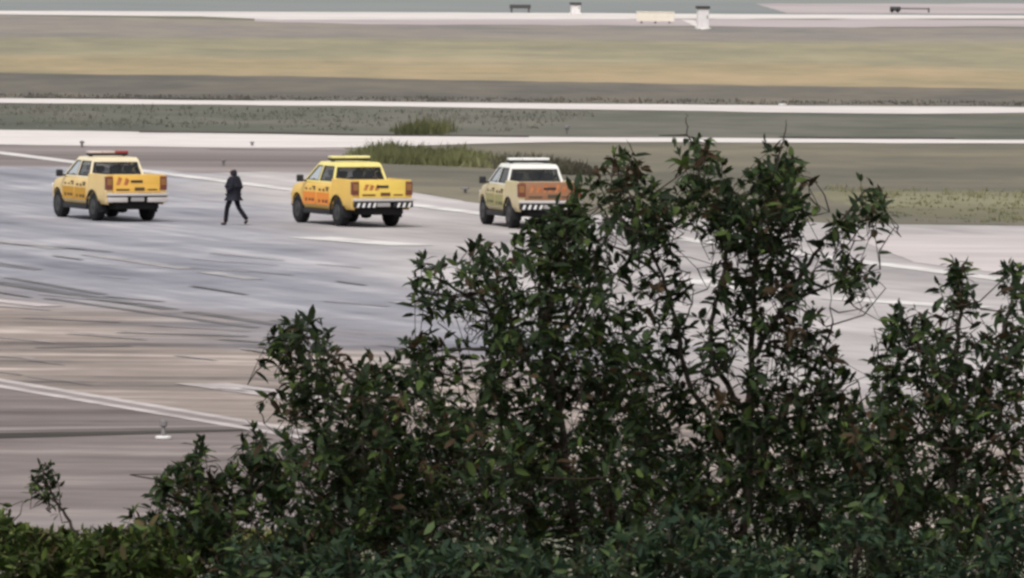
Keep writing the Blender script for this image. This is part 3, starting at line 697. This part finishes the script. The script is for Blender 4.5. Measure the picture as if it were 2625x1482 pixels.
for s, q in ((-1, [(-.10, .17, .05), (-.10, .26, .045), (-.10, .36, .03)]), (1, [(.10, -.42, .17), (.10, -.385, .10), (.10, -.33, .045)])):
    skin('shoe', q, [(0, 1), (1, 2)], [.058, .05, .036], shoe, PER)

# ------------------------------------------------------------------ airfield furniture
lampglass = mat('lamp_glass', (.55, .55, .52), .3); lbase = mat('light_base_white', (.72, .70, .68), .6); lgrey = mat('light_post_grey', (.16, .15, .15), .6)
def edge_light(px, py, h, label, base=True, hat=1.0):
    p = gnd(px, py); E = empty('runway_edge_light', (p.x, p.y, Z[6] + .004))
    tag(E, label, 'runway light', 'small elevated lights on the airfield')
    if base:
        bm = bmesh.new(); lathe_z(bm, [(.17, 0), (.17, .04), (.12, .055)], 18); from_bm('base_plate', bm, lbase, E, 40)
    bm = bmesh.new(); lathe_z(bm, [(.05, .0), (.045, h * .55), (.03, h * .6)], 12); from_bm('post', bm, lgrey, E, 40)
    bm = bmesh.new(); lathe_z(bm, [(.05 * hat, h * .6), (.085 * hat, h * .68), (.075 * hat, h * .9), (.03 * hat, h)], 14); from_bm('lamp_head', bm, lgrey, E, 40)
    return E
edge_light(411, 1106, .40, 'small grey runway light on a white round base near the bottom left')
edge_light(206, 373, .24, 'tiny dark light beyond the left pickup on the pale pavement', False, 1.0)
edge_light(562, 419, .24, 'tiny dark light just beyond the walking person', False, 1.0)
edge_light(634, 368, .14, 'tiny dark light on the wide pale service road', False)
edge_light(1170, 487, .18, 'low dark light in the grass between the middle and white pickups', False, 1.8)
edge_light(1968, 266, .22, 'small pale light on the edge of the middle white road', True)
edge_light(1425, 338, .30, 'small dark light in grass left of the tree above the pale road', False, 1.3)

cab_white = noise_mat('cabinet_white', [(.3, (.66, .62, .61)), (.7, (.78, .75, .74))], [((3, 3, 3), 4, 1)], .6, .3)
cap_dark = mat('cabinet_cap', (.05, .05, .05), .7); sign_cream = noise_mat('sign_cream', [(.3, (.68, .62, .52)), (.7, (.76, .71, .61))], [((2, 2, 2), 3, 1)], .6, .3)
def cabinet(px, py, wdt, hgt, label):
    p = gnd(px, py); E = empty('equipment_cabinet', (p.x, p.y, Z[5]), .15); tag(E, label, 'cabinet', 'white cabinets along the far road')
    bm = bmesh.new(); box(bm, -wdt / 2 - .06, wdt / 2 + .06, -.30, .30, 0, .08, .01); from_bm('plinth', bm, lbase, E)
    bm = bmesh.new(); box(bm, -wdt / 2, wdt / 2, -.25, .25, .08, hgt - .14, .012); bd = from_bm('housing', bm, cab_white, E)
    bm = bmesh.new(); box(bm, -wdt / 2 + .04, wdt / 2 - .04, -.262, -.2505, .14, hgt - .2, .004, 1); dr = from_bm('door', bm, cab_white, E)
    bm = bmesh.new(); box(bm, wdt / 2 - .10, wdt / 2 - .07, -.28, -.2625, hgt * .45, hgt * .6); from_bm('handle', bm, cap_dark, dr)
    bm = bmesh.new(); box(bm, -wdt / 2 - .05, wdt / 2 + .05, -.31, .31, hgt - .138, hgt, .02); from_bm('roof', bm, cap_dark, E)
cabinet(1767, 74, .54, 1.14, 'tall white cabinet with dark cap at the end of the white slab')
cabinet(1447, 37, .44, .62, 'small white cabinet with dark cap cut by the upper edge')
p = gnd(1648, 60); E = empty('guidance_sign', (p.x, p.y, Z[5]), .05); tag(E, 'low cream sign board beside the far white road', 'sign')
bm = bmesh.new(); box(bm, -.95, .95, -.10, .10, .10, .56, .02); pn = from_bm('panel', bm, sign_cream, E)
bm = bmesh.new(); box(bm, -.97, .97, -.12, .12, .56, .60, .01); from_bm('top_rail', bm, sign_cream, E)
for x in (-.7, 0, .7):
    bm = bmesh.new(); box(bm, x - .05, x + .05, -.05, .05, 0, .10); from_bm('leg', bm, lgrey, E)
slab = sheet('concrete_slab', [(1712, 50), (1742, 52), (1790, 73), (1765, 76)], Z[6], pale); tag(slab, kind='structure')
p = gnd(1308, 33); E = empty('marker_board', (p.x, p.y, Z[5])); tag(E, 'dark low board on two legs at the upper edge left of small cabinet', 'marker board')
bm = bmesh.new(); box(bm, -.55, .55, -.05, .05, .22, .42, .01); from_bm('board', bm, cap_dark, E)
for x in (-.45, .45):
    bm = bmesh.new(); box(bm, x - .05, x + .05, -.04, .04, 0, .22); from_bm('leg', bm, cap_dark, E)
p = gnd(2262, 32); E = empty('tow_bar', (p.x, p.y, Z[5]), -.1); tag(E, 'dark wheeled tow bar lying on the far pavement at upper right', 'tow bar')
bm = bmesh.new(); box(bm, -.50, .05, -.2, .2, .07, .30, .06, 3); from_bm('head', bm, cap_dark, E, 40)
bm = bmesh.new(); lathe_x(bm, [(0, .03), (1.55, .03)], 8)
for v in bm.verts: v.co += Vector((.04, 0, .2))
from_bm('bar', bm, cap_dark, E, 40)
for x in (-.38, -.08):
    bm = bmesh.new(); lathe_x(bm, [(-.05, .08), (-.04, .10), (.04, .10), (.05, .08)], 14)
    for v in bm.verts: v.co = Vector((-v.co.y + x, v.co.x - .24, v.co.z + .10))
    from_bm('wheel', bm, rubber, E, 40)
bm = bmesh.new(); box(bm, 1.50, 1.58, -.05, .05, 0, .24); from_bm('stand', bm, cap_dark, E)

# ------------------------------------------------------------------ trees and shrubs on the hillside
leaf_mat = tint_mat('leaf', 0.6, 0.13, 0.35)
bark = noise_mat('bark', [(.3, (.022, .018, .015)), (.7, (.06, .05, .042))], [((6, 6, 30), 4, 1)], .9, .1)
twig_mat = mat('twig', (.030, .022, .017), .9, 0, .1)
# leaf template: blade along +Y, width X, fold and droop in Z
LT = np.array([[0, 0, 0], [-.17, .28, .035], [0, .30, 0], [.17, .28, .035], [-.15, .66, .0], [0, .68, -.045], [.15, .66, .0], [0, 1.0, -.15]])
LQ = [(0, 1, 2), (0, 2, 3), (1, 4, 5), (1, 5, 2), (2, 5, 6), (2, 6, 3), (4, 7, 5), (5, 7, 6)]
LF = np.array(LQ)
def tube_np(pts, rad, n=4):
    V, Fq = [], []
    pts = [Vector(p) for p in pts]
    for i, p in enumerate(pts):
        d = (pts[min(i + 1, len(pts) - 1)] - pts[max(i - 1, 0)]).normalized()
        u = d.cross(Vector((0, 1, .01))).normalized() if abs(d.y) < .95 else d.cross(Vector((1, 0, 0))).normalized(); v = d.cross(u)
        for k in range(n):
            a_ = 2 * math.pi * k / n; V.append(p + (u * math.cos(a_) + v * math.sin(a_)) * rad[i])
    for i in range(len(pts) - 1):
        for k in range(n):
            Fq.append((i * n + k, i * n + (k + 1) % n, (i + 1) * n + (k + 1) % n, (i + 1) * n + k))
    return V, Fq
def smooth_path(pts, sub=4):
    out = []
    P = [Vector(p) for p in pts]; P = [P[0]] + P + [P[-1]]
    for i in range(1, len(P) - 2):
        for k in range(sub):
            t_ = k / sub; a_, b_, c_, d_ = P[i - 1], P[i], P[i + 1], P[i + 2]
            out.append(.5 * ((2 * b_) + (c_ - a_) * t_ + (2 * a_ - 5 * b_ + 4 * c_ - d_) * t_ ** 2 + (3 * b_ - a_ - 3 * c_ + d_) * t_ ** 3))
    out.append(P[-2]); return out
def unit(a_): return a_ / (np.linalg.norm(a_, axis=-1, keepdims=True) + 1e-9)
def tree(name, label, cat, Y, base_x, stems, blobs, pal, group=None, leaf_len=(.05, .132), shoot=(.20, .42), nleaf=(10, 17), trunk_r=.055, depth=.55, nparts=300, dens=1.0):
    """stems: pixel polylines (thick to thin); blobs: (cx, cy, rx, ry, shoots) in pixels at distance Y"""
    r = np.random.default_rng(abs(hash(label)) % 1000 if False else sum(map(ord, label)))
    bx = at(base_x, 1400, Y).x; root = Vector((bx, Y, hill_z(bx, Y) - .03))
    T = empty(name, root); tag(T, label, cat, group)
    nodes = []
    # trunk and branches
    for i, st in enumerate(stems):
        P = [at(x, y, Y + dy) for (x, y, dy) in st]
        if i == 0: P = [root] + P
        P = smooth_path(P, 5); P = [p + Vector((r.normal(0, .006), r.normal(0, .006), r.normal(0, .006))) for p in P]
        r0 = trunk_r if i == 0 else trunk_r * (.62 if len(st) > 3 else .4 if i < 6 else .22)
        rad = [r0 * (1 - .78 * k / (len(P) - 1)) for k in range(len(P))]
        V, Q = tube_np([p - root for p in P], rad, 7)
        me = np_mesh('trunk' if i == 0 else 'branch', [tuple(v) for v in V], Q, 4); me.shade_smooth()
        link('trunk' if i == 0 else 'branch', me, bark, T)
        nodes += P[2:] if i == 0 else P
    nd = np.array([tuple(p) for p in nodes])
    # shoots
    tips, dirs, lens = [], [], []
    ax = at((sum(b[0] for b in blobs) / len(blobs)), 900, Y).x
    for (cx, cy, rx, ry, n) in blobs:
        for _ in range(int(round(n * dens))):
            a_ = r.uniform(0, 2 * math.pi); q = math.sqrt(r.uniform(0, 1))
            dy = r.normal(0, depth)
            p = at(cx + rx * q * math.cos(a_), cy + ry * q * math.sin(a_), Y + dy)
            c = at(cx, cy + ry * .8, Y)
            d = Vector(((p.x - c.x) * 1.1 + r.normal(0, .25), dy * .4 + r.normal(0, .3), .55 + r.normal(0, .3))).normalized()
            tips.append(tuple(p)); dirs.append(tuple(d)); lens.append(r.uniform(*shoot) * (.75 if min(rx, ry) < 45 else 1))
    tips, dirs, lens = np.array(tips), np.array(dirs), np.array(lens); N = len(tips)
    base = tips - dirs * lens[:, None]
    dist = np.array([np.min(((nd - b) ** 2).sum(1)) for b in base]); order = np.argsort(dist)
    TV, TQ = [], []
    for i in order:
        d2 = ((nd - base[i]) ** 2).sum(1) + .5 * np.maximum(0, nd[:, 2] - base[i][2]) ** 2
        k = int(np.argmin(d2)); A = Vector(nd[k]); B = Vector(base[i]); C = Vector(tips[i]); g_ = (B - A).length
        mid = A.lerp(B, .5) + Vector((r.normal(0, .05), r.normal(0, .05), -.06 * g_ + r.normal(0, .03))) * min(1, g_ * 2)
        P = [A, mid, B, B.lerp(C, .55) + Vector((0, 0, .015)), C]
        r0 = .0045 + .006 * min(g_, 1.0)
        V, Q = tube_np([p - root for p in P], [r0, r0 * .8, r0 * .6, .003, .0016], 3)
        o_ = len(TV); TV += [tuple(v) for v in V]; TQ += [tuple(j + o_ for j in q) for q in Q]
        nd = np.vstack([nd, [tuple(mid), tuple(B)]])
    me = np_mesh('twigs', TV, TQ, 4); tw = link('twigs', me, twig_mat, T); tag(tw, kind='stuff')
    # leaves along the shoots
    cnt = r.integers(nleaf[0], nleaf[1] + 1, N); idx = np.repeat(np.arange(N), cnt); M = len(idx)
    f = 1 - .72 * r.uniform(0, 1, M) ** 1.5
    pos = base[idx] + (tips - base)[idx] * f[:, None]
    D = dirs[idx]; rnd = unit(r.normal(0, 1, (M, 3))); side = unit(rnd - (rnd * D).sum(1)[:, None] * D)
    young = f > .90
    ld = unit(side * np.where(young, .45, .95)[:, None] + D * np.where(young, .9, .32)[:, None] + np.array([0, 0, -1]) * r.uniform(.0, .65, M)[:, None] * np.where(young, .3, 1)[:, None])
    upv = unit(np.array([0, 0, 1.0]) + r.normal(0, .45, (M, 3))); xax = unit(np.cross(ld, upv)); nax = np.cross(xax, ld)
    ln = r.uniform(*leaf_len, M) * np.where(young, .7, 1.0); wd = ln * r.uniform(.85, 1.25, M)
    # tints: dark mature leaves, some olive, reddish young tips
    pal_ = np.array(pal); w_ = np.array([.42, .36, .18, .04]); ci = r.choice(4, M, p=w_)
    shoot_red = r.uniform(0, 1, N) < .07; ci = np.where(shoot_red[idx] & (f > .55), 3, ci)
    tint = pal_[ci] * r.uniform(.75, 1.25, (M, 1)) * (r.uniform(.55, 1.5, N)[idx])[:, None]
    Fm = np.stack([xax * wd[:, None], ld * ln[:, None], nax * ln[:, None]], 2)      # columns
    # the leaves nearest the camera and on the outline are parts of their own
    v = pos - np.array([0, 0, H]); rc = np.array(RCAM); cv = v @ rc
    sx = CX + F * cv[:, 0] / -cv[:, 2]; sy = CY - F * cv[:, 1] / -cv[:, 2]
    vis = (sx > 10) & (sx < 2615) & (sy > 10) & (sy < 1472)
    score = np.where(vis, -(pos[:, 1]) * .8 + ln * 6 - (sy / 1482) * .25, -1e9); pick = np.argsort(-score)[:min(nparts, int(vis.sum()))]
    rest = np.ones(M, bool); rest[pick] = False; R_ = np.where(rest)[0]
    V = np.einsum('mij,kj->mki', Fm[R_], LT) + (pos[R_] - np.array(root))[:, None, :]
    Fc = (LF[None] + (np.arange(len(R_)) * 8)[:, None, None]).reshape(-1, 3)
    me = np_mesh('crown', V.reshape(-1, 3), Fc, 3); set_tint(me, np.repeat(tint[R_], 8, 0)); me.shade_smooth()
    cr = link('crown', me, leaf_mat, T); tag(cr, kind='stuff')
    meshes = {}
    for i in pick:
        key = (int(ci[i]), int(r.integers(0, 3)))
        if key not in meshes:
            m_ = np_mesh('leaf', LT, LF, 3); set_tint(m_, np.repeat([pal_[key[0]] * (.75 + .25 * key[1])], 8, 0)); m_.materials.append(leaf_mat); m_.shade_smooth(); meshes[key] = m_
        o = bpy.data.objects.new('leaf', meshes[key]); COL.objects.link(o); o.parent = T
        fm = Fm[i]; p = pos[i] - np.array(root)
        o.matrix_local = Matrix(((fm[0, 0], fm[0, 1], fm[0, 2], p[0]), (fm[1, 0], fm[1, 1], fm[1, 2], p[1]), (fm[2, 0], fm[2, 1], fm[2, 2], p[2]), (0, 0, 0, 1)))
    return T

DARK = [(.021, .033, .016), (.034, .053, .021), (.068, .098, .027), (.055, .036, .020)]
MID = [(.024, .042, .026), (.038, .062, .032), (.064, .094, .036), (.042, .050, .026)]
GREEN = [(.030, .047, .013), (.050, .075, .019), (.095, .125, .032), (.060, .050, .022)]
G_ = 'young trees on the slope in front of the runway'
tree('young_tree', 'tallest dark leafy tree with forked top, right of centre', 'tree', 91.0, 1800,
     [[(1860, 1420, 0), (1885, 1250, 0), (1885, 1000, 0), (1895, 800, 0), (1900, 640, 0), (1935, 480, 0), (1955, 390, 0)],
      [(1885, 1050, 0), (1790, 900, .1), (1800, 760, .1), (1822, 680, .1), (1820, 560, .1), (1760, 440, .1), (1745, 360, .1)],
      [(1880, 1180, 0), (1740, 980, -.1), (1705, 830, -.1), (1665, 695, -.1), (1610, 560, -.1), (1560, 430, -.1)],
      [(1665, 695, -.1), (1580, 640, -.15), (1500, 600, -.2)],
      [(1890, 900, 0), (1980, 760, .1), (2045, 640, .1), (2110, 560, .1), (2185, 470, .1)],
      [(1980, 760, .1), (2080, 720, .0), (2140, 690, .0)],
      [(1705, 830, -.1), (1740, 760, 0), (1735, 690, .05)],
      [(1745, 380, .1), (1728, 330, .1), (1726, 285, .1)],
      [(1955, 400, 0), (1972, 340, 0), (1976, 300, 0)],
      [(1880, 1150, 0), (2010, 980, .1), (2070, 880, .1), (2095, 800, .1)]],
     [(1560, 420, 66, 48, 16), (1590, 500, 60, 55, 15), (1745, 385, 46, 52, 12), (1785, 410, 30, 45, 8), (1750, 480, 55, 45, 9), (1955, 395, 60, 50, 17), (1915, 470, 45, 45, 8), (1990, 455, 45, 45, 10),
      (1830, 520, 110, 55, 24), (1930, 540, 90, 60, 20), (1700, 560, 90, 50, 13), (1590, 575, 60, 30, 5), (1930, 640, 110, 70, 26), (1680, 690, 70, 35, 11), (1560, 640, 60, 40, 5),
      (2185, 495, 46, 46, 14), (2130, 555, 60, 28, 8), (2140, 690, 34, 48, 13), (2080, 640, 40, 40, 4), (1830, 720, 80, 50, 8), (1980, 760, 100, 80, 26), (1850, 850, 130, 80, 30), (2030, 880, 90, 80, 24), (1700, 900, 90, 90, 18),
      (1950, 1000, 140, 90, 36), (1780, 1050, 130, 100, 32), (1640, 1040, 90, 90, 14), (1870, 1180, 200, 100, 52), (1800, 1320, 220, 110, 60), (2040, 1120, 110, 110, 28), (2030, 1300, 120, 120, 34), (1600, 780, 80, 60, 9), (1580, 860, 70, 60, 11), (1640, 960, 90, 80, 15), (1530, 700, 50, 50, 6), (2100, 960, 60, 70, 14), (2120, 1050, 80, 80, 18), (1710, 790, 60, 50, 7), (1850, 500, 90, 50, 14), (1680, 490, 60, 50, 10), (1960, 500, 70, 50, 12), (1880, 590, 90, 50, 14), (1620, 550, 70, 45, 9)], DARK, G_, trunk_r=.034, dens=.84)
tree('young_tree', 'dense tree with long left-leaning limb below the white pickup', 'tree', 89.5, 1450,
     [[(1450, 1420, 0), (1430, 1200, 0), (1400, 1000, 0), (1360, 800, 0), (1400, 640, 0), (1430, 560, 0)],
      [(1400, 1000, 0), (1280, 850, .1), (1220, 760, .1), (1180, 660, .1)],
      [(1300, 880, .1), (1170, 880, .1), (1060, 880, .05)],
      [(1220, 760, .1), (1130, 720, .0), (1070, 680, .0)],
      [(1380, 860, 0), (1480, 720, -.1), (1500, 620, -.1)]],
     [(1075, 690, 48, 50, 10), (1110, 740, 60, 40, 9), (1180, 640, 55, 45, 11), (1250, 640, 55, 50, 12), (1230, 720, 90, 50, 18), (1350, 620, 60, 50, 14), (1410, 590, 60, 50, 14), (1470, 620, 50, 60, 12),
      (1390, 700, 110, 70, 30), (1480, 760, 80, 70, 18), (1330, 800, 130, 60, 32), (1440, 870, 120, 80, 32), (1240, 860, 90, 50, 20), (1060, 860, 60, 32, 11), (1120, 880, 60, 35, 10), (1380, 960, 170, 80, 48), (1200, 980, 150, 80, 40),
      (1560, 900, 80, 80, 14), (1560, 1020, 90, 80, 18), (1420, 1090, 160, 90, 44), (1500, 1220, 170, 110, 52), (1330, 1260, 150, 130, 44), (1430, 1380, 190, 90, 48), (1500, 560, 50, 60, 10), (1440, 535, 50, 36, 9), (1395, 570, 60, 30, 8), (1470, 490, 40, 46, 10), (1400, 535, 60, 30, 8), (1350, 560, 40, 24, 4), (1560, 960, 90, 80, 18)], DARK, G_, trunk_r=.034, dens=.80)
tree('young_tree', 'leafy tree whose shoots reach left over the bright pavement streak', 'tree', 88.0, 1000,
     [[(1010, 1420, 0), (990, 1250, 0), (960, 1100, 0), (900, 980, 0), (840, 900, 0), (780, 850, 0)],
      [(960, 1100, 0), (860, 1040, .1), (780, 1000, .1), (730, 970, .1)],
      [(780, 850, 0), (730, 835, 0), (690, 830, 0)],
      [(960, 1100, 0), (1010, 1000, .1), (1030, 930, .1)],
      [(990, 1250, 0), (880, 1180, .1), (800, 1120, .1)]],
     [(705, 838, 46, 26, 8), (770, 838, 66, 36, 14), (800, 890, 55, 40, 10), (740, 900, 40, 30, 5), (745, 985, 55, 50, 14), (830, 960, 80, 55, 20), (930, 950, 90, 55, 22), (1020, 950, 80, 50, 18), (900, 1040, 120, 60, 30), (1020, 1040, 110, 60, 28),
      (800, 1110, 60, 50, 9), (900, 1130, 130, 60, 30), (1080, 1120, 120, 80, 34), (850, 1220, 90, 80, 24), (990, 1230, 130, 90, 38), (1150, 1220, 120, 100, 32), (900, 1350, 130, 100, 38), (1100, 1360, 160, 100, 46), (1250, 1120, 90, 80, 18)], DARK, G_, trunk_r=.031, dens=.88)
tree('young_tree', 'reddish-tipped tree at the right edge with one tall shoot', 'tree', 90.0, 2400,
     [[(2400, 1420, 0), (2395, 1200, 0), (2400, 1000, 0), (2405, 850, 0), (2420, 740, 0), (2405, 690, 0)],
      [(2400, 1000, 0), (2320, 880, .1), (2270, 800, .1), (2260, 750, .1)],
      [(2400, 1050, 0), (2500, 900, 0), (2540, 780, 0), (2555, 690, 0)],
      [(2395, 1150, 0), (2260, 1000, .1), (2210, 900, .1)]],
     [(2395, 700, 42, 46, 11), (2425, 740, 36, 30, 6), (2555, 700, 34, 60, 10), (2545, 800, 45, 60, 12), (2265, 795, 60, 40, 10), (2340, 810, 50, 36, 7), (2235, 890, 50, 60, 8), (2320, 890, 80, 45, 12), (2430, 870, 80, 50, 13), (2510, 880, 70, 60, 16),
      (2250, 970, 80, 70, 16), (2370, 970, 110, 70, 28), (2500, 980, 100, 80, 28), (2220, 1080, 80, 80, 18), (2350, 1080, 110, 80, 30), (2500, 1110, 110, 90, 32), (2250, 1200, 110, 90, 28), (2420, 1230, 140, 100, 40), (2550, 1250, 80, 110, 22), (2250, 1340, 120, 100, 34), (2430, 1370, 160, 90, 44)], DARK, G_, trunk_r=.031, dens=.88)
tree('young_tree', 'short shrubby tree with spiky upright tips, left of the main thicket', 'tree', 87.0, 560,
     [[(570, 1440, 0), (560, 1360, 0), (530, 1250, 0), (500, 1170, 0), (492, 1110, 0)],
      [(560, 1360, 0), (620, 1260, .1), (640, 1170, .1), (645, 1090, .1)],
      [(530, 1260, 0), (460, 1230, .0), (410, 1210, .0)],
      [(560, 1360, 0), (450, 1340, .0), (370, 1310, .0)],
      [(620, 1260, .1), (690, 1200, .1), (720, 1150, .1)]],
     [(492, 1122, 26, 30, 5), (478, 1170, 30, 26, 5), (412, 1208, 36, 26, 8), (500, 1215, 60, 46, 16), (530, 1270, 70, 40, 16), (645, 1100, 36, 30, 8), (700, 1120, 36, 26, 4), (620, 1190, 50, 46, 12), (690, 1190, 50, 46, 11), (730, 1140, 30, 40, 4),
      (375, 1312, 60, 38, 11), (440, 1330, 60, 40, 12), (640, 1270, 80, 50, 18), (730, 1260, 60, 70, 13), (520, 1350, 110, 50, 24), (680, 1360, 110, 60, 26), (780, 1340, 60, 80, 14), (560, 1420, 160, 40, 30)], DARK, G_, trunk_r=.035, nparts=300, depth=.35)
tree('sapling', 'thin leaning sapling with sparse leafy top at the lower left', 'sapling', 86.0, 200,
     [[(196, 1400, 0), (186, 1335, 0), (160, 1285, 0), (130, 1240, 0), (112, 1200, 0), (110, 1165, 0)], [(150, 1270, 0), (155, 1235, 0)]],
     [(110, 1170, 22, 20, 5), (95, 1200, 30, 18, 5), (125, 1210, 28, 20, 4), (110, 1235, 34, 12, 4), (140, 1255, 16, 10, 2)], DARK, None, trunk_r=.014, depth=.08, leaf_len=(.05, .085), shoot=(.10, .2), nleaf=(7, 11))
for k, (bxx, lab, bl) in enumerate((
        (60, 'low bright green shrub in the bottom left corner', [(10, 1318, 46, 26, 10), (70, 1345, 40, 22, 8), (130, 1352, 60, 22, 10), (110, 1380, 90, 36, 24), (200, 1352, 60, 26, 10), (40, 1420, 120, 40, 32), (190, 1420, 80, 50, 24)]),
        (290, 'low green shrub beside the leaning sapling', [(225, 1368, 40, 18, 6), (275, 1348, 40, 20, 7), (345, 1345, 60, 30, 14), (250, 1385, 80, 36, 20), (290, 1420, 120, 40, 34), (420, 1410, 80, 40, 22)]))):
    tree('low_shrub', lab, 'shrub', 84.5 - k * .7, bxx, [[(bxx, 1460, 0), (bxx + 10, 1400, 0), (bxx, 1350 + 20, 0)], [(bxx, 1460, 0), (bxx + 60, 1400, 0)], [(bxx, 1460, 0), (bxx - 50, 1400, 0)]], bl, GREEN, 'low shrubs along the bottom left', trunk_r=.02, depth=.3)
for k, (bxx, lab, bl) in enumerate((
        (760, 'dark bushy shrub under the left tree at the bottom edge', [(640, 1420, 120, 50, 30), (800, 1400, 120, 60, 34), (900, 1440, 120, 40, 26)]),
        (1250, 'dark green shrub at the bottom edge below the dense tree', [(1080, 1420, 130, 60, 36), (1250, 1400, 130, 70, 40), (1400, 1430, 120, 50, 30)]),
        (1680, 'olive green shrub at the bottom edge below the tallest tree', [(1560, 1400, 130, 70, 40), (1700, 1350, 130, 90, 46), (1850, 1410, 130, 60, 36)]),
        (2150, 'dark green shrub at the bottom edge below the right-hand gap', [(2000, 1410, 120, 60, 32), (2150, 1350, 120, 100, 46), (2300, 1400, 120, 70, 36)]),
        (2480, 'dark shrub in the bottom right corner', [(2430, 1420, 120, 60, 34), (2540, 1350, 80, 120, 36)]))):
    tree('shrub', lab, 'shrub', 84.0 + .5 * (k % 2), bxx, [[(bxx, 1460, 0), (bxx + 10, 1400, 0), (bxx, 1330, 0)], [(bxx, 1470, 0), (bxx + 90, 1390, 0)], [(bxx, 1470, 0), (bxx - 80, 1390, 0)]], bl, MID, 'shrubs along the bottom edge', trunk_r=.025, depth=.4, nparts=250)

# a second row of trees further down the slope closes the thicket
for k, (bxx, lab, bl) in enumerate((
        (900, 'shaded tree low in the thicket behind the left tree', [(850, 1150, 90, 60, 16), (960, 1180, 120, 70, 26), (1100, 1160, 120, 80, 28), (900, 1280, 140, 90, 34), (1080, 1290, 140, 90, 34)]),
        (1480, 'shaded tree low in the thicket between the dense and tallest trees', [(1250, 1150, 110, 80, 26), (1400, 1120, 120, 90, 30), (1560, 1100, 110, 90, 26), (1680, 1130, 110, 90, 28), (1340, 1270, 140, 90, 34), (1520, 1260, 140, 90, 34), (1700, 1270, 140, 90, 34)]),
        (2130, 'shaded tree low in the thicket left of the right-edge tree', [(1900, 1120, 120, 80, 28), (2060, 1080, 110, 80, 26), (2180, 1060, 80, 70, 18), (2150, 1160, 120, 80, 30), (2000, 1260, 140, 90, 34), (2200, 1270, 140, 90, 34), (2380, 1200, 120, 110, 34)]))):
    tree('young_tree', lab, 'tree', 94.0, bxx, [[(bxx, 1430, 0), (bxx + 10, 1300, 0), (bxx - 10, 1150, 0)], [(bxx, 1380, 0), (bxx + 120, 1250, 0), (bxx + 180, 1150, 0)], [(bxx, 1380, 0), (bxx - 110, 1250, 0), (bxx - 150, 1160, 0)]], bl, MID, G_, trunk_r=.035, depth=.5, nparts=150)
